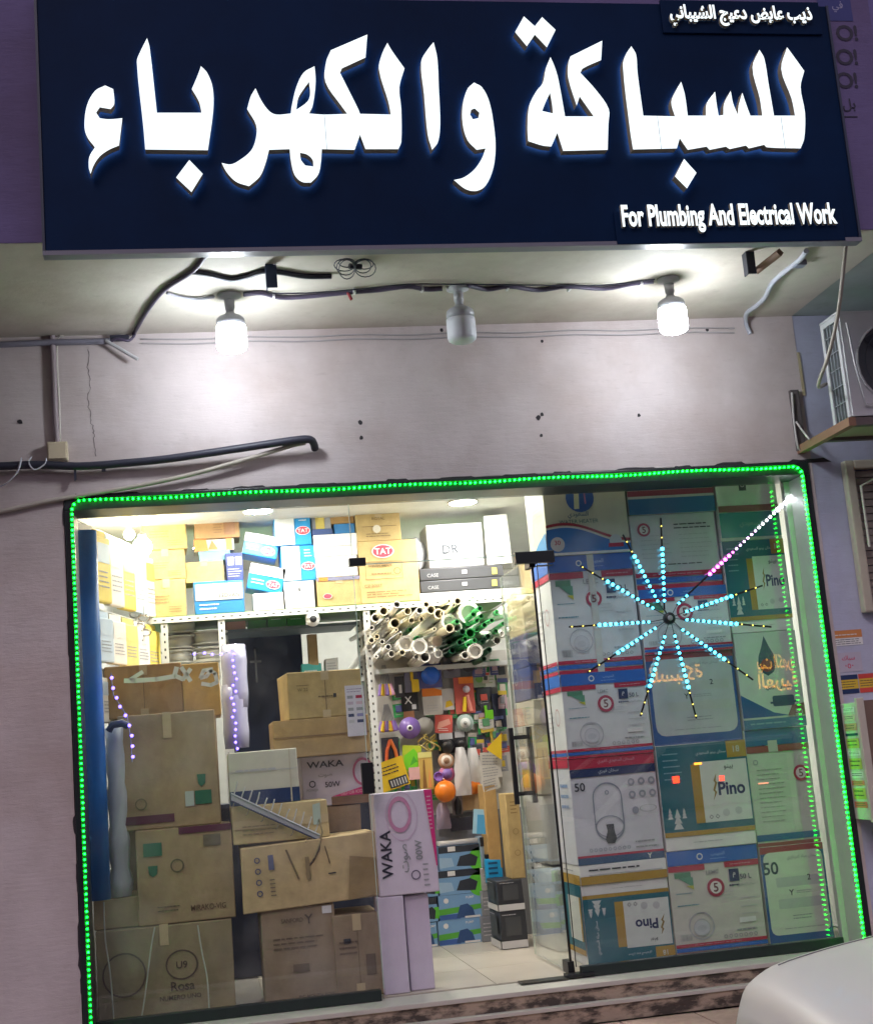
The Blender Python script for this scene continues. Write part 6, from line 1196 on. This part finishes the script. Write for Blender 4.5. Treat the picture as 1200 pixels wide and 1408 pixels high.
# blue-violet string lights
VI = emi(.16, .1, 1, 4.5)
def string(label, pts, n, Y, jx=3):
    e = empty('string_light', P(pts[0][0], pts[0][1], Y), label, 'string light'); p3 = [P(a, b, Y)-e.location for a, b in pts]; mb = MB(); mb.tube(p3, .003, c(.3, .3, .4), 5); mb.build('cord', e); L = [0]
    for a, b in zip(p3, p3[1:]): L.append(L[-1]+(b-a).length)
    lm = MB()
    for i in range(n):
        dd = L[-1]*(i+.5)/n
        for k_ in range(len(p3)-1):
            if dd <= L[k_+1]: q = p3[k_].lerp(p3[k_+1], (dd-L[k_])/(L[k_+1]-L[k_])); break
        lm.sphere(q+V((random.uniform(-jx, jx)/230, -.006, 0)), .0085, VI, 8)
    lm.build('light_emitters', e)['kind'] = 'stuff'
string('violet string lights hanging beside the dark blue door', [(322, 895), (324, 930), (320, 965), (324, 1000), (325, 1034)], 16, 1.6)
string('violet string lights looped under the cable reels', [(262, 900), (280, 898), (300, 901), (322, 893)], 5, 1.62, 1)
string('violet string lights hanging in front of the brown carton', [(153, 925), (156, 955), (175, 985), (180, 1015), (182, 1048)], 9, .38, 2)
sw = MB(); sw.lathe([(.05, -.12), (.055, 0), (.05, .12)], c(.2, .2, .42, .2), n=12)
for i, (a, b, Y) in enumerate([(323, 930, 1.72), (324, 985, 1.72)]):
    o = MB().lathe([(.075, -.2), (.082, -.1), (.078, 0), (.083, .1), (.075, .2)], c(.4, .4, .55, .2), n=14).build('wrapped_bundle'); o.location = P(a, b, Y); tag(o, ['upper clear wrapped cable bundle behind the violet lights', 'lower clear wrapped cable bundle behind the violet lights'][i], 'bundle')
# ================================================================ CAR
def m_paint(t, p):
    p.inputs['Base Color'].default_value = (.86, .83, .74, 1); p.inputs['Roughness'].default_value = .42; p.inputs['Coat Weight'].default_value = .12; p.inputs['Coat Roughness'].default_value = .05
PAINT = mat('white car paint', m_paint)
def car(label, loc, rz):
    """nose points to local -X; length 4.5, width 1.8; lofted from cross sections"""
    e = empty('parked_car', loc, label, 'car', None, rz)
    # stations: x, half width, sill z, shoulder z, centre-top z
    st = [(-2.24, .60, .32, .62, .66), (-2.19, .70, .26, .70, .745), (-2.08, .785, .22, .745, .785), (-1.9, .835, .21, .775, .815), (-1.6, .875, .21, .815, .86), (-1.2, .895, .2, .845, .905), (-.85, .90, .2, .87, .945), (-.75, .90, .2, .875, .95), (0, .9, .2, .9, .96), (1.0, .9, .2, .93, .97), (1.5, .89, .2, .95, .99), (2.0, .85, .24, .95, .97), (2.2, .74, .3, .9, .93), (2.25, .6, .4, .8, .84)]
    prof = lambda hw, s, sh, ct: [(-hw*.93, s), (-hw, s+.16), (-hw, s+(sh-s)*.62), (-hw*.985, sh-.07), (-hw*.955, sh-.025), (-hw*.90, sh), (-hw*.84, sh+.008), (-hw*.6, sh+(ct-sh)*.6), (-hw*.3, ct-.008), (0, ct), (hw*.3, ct-.008), (hw*.6, sh+(ct-sh)*.6), (hw*.84, sh+.008), (hw*.90, sh), (hw*.955, sh-.025), (hw*.985, sh-.07), (hw, s+(sh-s)*.62), (hw, s+.16), (hw*.93, s)]
    vs = []; N = 19
    fine = []
    for a, b in zip(st, st[1:]):
        n = 5
        for k in range(n): t = k/n; fine.append(tuple(p+(q-p)*t for p, q in zip(a, b)))
    fine.append(st[-1])
    # smooth
    for _ in range(3): fine = [fine[0]]+[tuple((fine[i-1][j]+2*fine[i][j]+fine[i+1][j])/4 for j in range(5)) for i in range(1, len(fine)-1)]+[fine[-1]]
    for x, hw, s, sh, ct in fine:
        fl_ = max(0, 1-((x+1.35)/.5)**2)
        for i, (y, z) in enumerate(prof(hw, s, sh, ct)):
            if 1 <= i <= 3: y -= .03*fl_*(1 if i < 3 else .5)
            if 15 <= i <= 17: y += .03*fl_*(1 if i > 15 else .5)
            vs.append((x, y, z))
    fs = [(i*N+k, (i+1)*N+k, (i+1)*N+k+1, i*N+k+1) for i in range(len(fine)-1) for k in range(N-1)]
    fs += [tuple((i+1)*N-1-0 if False else i*N+k for k in (0, N-1))+((i+1)*N+N-1, (i+1)*N) for i in range(len(fine)-1)]
    fs += [tuple(range(N)), tuple(range((len(fine)-1)*N, len(fine)*N))]
    mb = MB(); mb.add(vs, fs, PAINT, True); mb.build('body', e, True)
    # hood seam
    for sg_ in (-1, 1):
        sm_ = MB()
        pts = []
        for x, hw, s, sh, ct in fine:
            if -2.1 < x < -.8: pts.append(V((x, sg_*hw*.80, sh+(ct-sh)*.13+.008)))
        sm_.tube(pts, .002, c(.22, .22, .22), 5); sm_.build('hood_seam', e)
    gl_ = c(.02, .025, .03, .08); cab = MB()
    lo = [(-.8, .74), (1.75, .74)]; vs = [(-.82, -.76, .93), (-.82, .76, .93), (1.85, .74, .96), (1.85, -.74, .96), (-.1, -.6, 1.42), (-.1, .6, 1.42), (1.15, .58, 1.42), (1.15, -.58, 1.42)]
    cab.add(vs, [(0, 1, 5, 4), (1, 2, 6, 5), (2, 3, 7, 6), (3, 0, 4, 7)], gl_); cab.build('window_glass', e)
    MB().box((-.08, -.59, 1.41), (1.13, .59, 1.455), PAINT, bev=.03).build('roof', e)
    for sg_ in (-1, 1):
        pl_ = MB(); pl_.tube([(-.83, sg_*.75, .94), (-.1, sg_*.6, 1.43)], .03, PAINT, 6); pl_.build('front_pillar', e)
        h = MB(); h.sphere((0, 0, 0), .12, c(.55, .57, .58, .05), 14, 1.2, .75, .5); o = h.build('headlight', e); o.location = (-1.99, sg_*.67, .645); o.rotation_euler = (0, 0, sg_*-.45)
        MB().box((-.01, -.17, -.05), (.02, .17, .05), emi(1, .03, .02, 14), bev=.01).build('tail_light', e).location = (2.24, sg_*.6, .8)
        mr = MB(); mr.sphere((0, 0, 0), .1, PAINT, 12, .6, 1, .7); o = mr.build('door_mirror', e); o.location = (-.55, sg_*.98, 1.0)
        for x in (-1.35, 1.4):
            wh = MB(); wh.lathe([(.2, -.1), (.31, -.1), (.325, -.07), (.325, .07), (.31, .1), (.2, .1)], c(.02, .02, .02, .7), n=24, axis='y'); o = wh.build('wheel', e); o.location = (x, sg_*.82, .325)
            rm = MB(); rm.lathe([(.2, -.05), (.19, .09), (.05, .095)], c(.45, .45, .46, .25, metal=1), n=20, axis='y'); q = rm.build('rim', o); q.scale = (1, sg_, 1)
    MB().box((-2.235, -.4, .34), (-2.19, .4, .5), BLACK, bev=.015).build('grille', e)
    return e
cr = car('white car parked in the street, only its bonnet corner showing', (2.27, -3.86, .0), math.radians(-9))
# ================================================================ ACROSS THE STREET (seen mirrored in the glass)
opp = empty('opposite_building', (2, -16, 0), 'building across the street, mirrored as orange lettering in the glass', 'building')
MB().box((-20, -1, 0), (20, 0, 7), c(.10, .09, .11)).build('wall', opp)
def mirror(px, py, D): q = P(px, py, 2*GY+D); return V((q.x, -D, q.z))
OR = emi(1, .45, .06, 3.2, True)
for (a, b, d, s) in [(893, 931, 966, 'للسباكة'), (1040, 914, 1098, 'بيت الكهرباء'), (1042, 940, 1098, 'العربية')]:
    p, q = mirror(a, b, 15.9), mirror(d, b, 15.9); W = abs(q.x-p.x)
    F = Face((max(p.x, q.x)-2, .1, p.z-.5), (-1, 0, 0), (0, 0, 1), W, 1.0); F.o.x = max(p.x, q.x)-2; F.text(s, .5, .5, .34, OR, 1, w=1, bold=.02); F.done(opp, 'neon_lettering')
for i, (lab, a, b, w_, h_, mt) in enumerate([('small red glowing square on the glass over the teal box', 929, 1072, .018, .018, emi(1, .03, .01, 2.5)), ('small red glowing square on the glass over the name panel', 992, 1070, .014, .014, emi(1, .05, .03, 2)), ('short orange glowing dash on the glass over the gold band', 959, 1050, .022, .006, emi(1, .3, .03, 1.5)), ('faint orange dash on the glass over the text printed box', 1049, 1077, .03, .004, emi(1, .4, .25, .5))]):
    q = P(a, b, GY-.009); o = MB().box((-w_, -.002, -h_), (w_, .002, h_), mt, bev=.0015).build('indicator_light'); o.location = q; tag(o, lab, 'light')  # glowing pieces set on the glass in place of reflected car lights
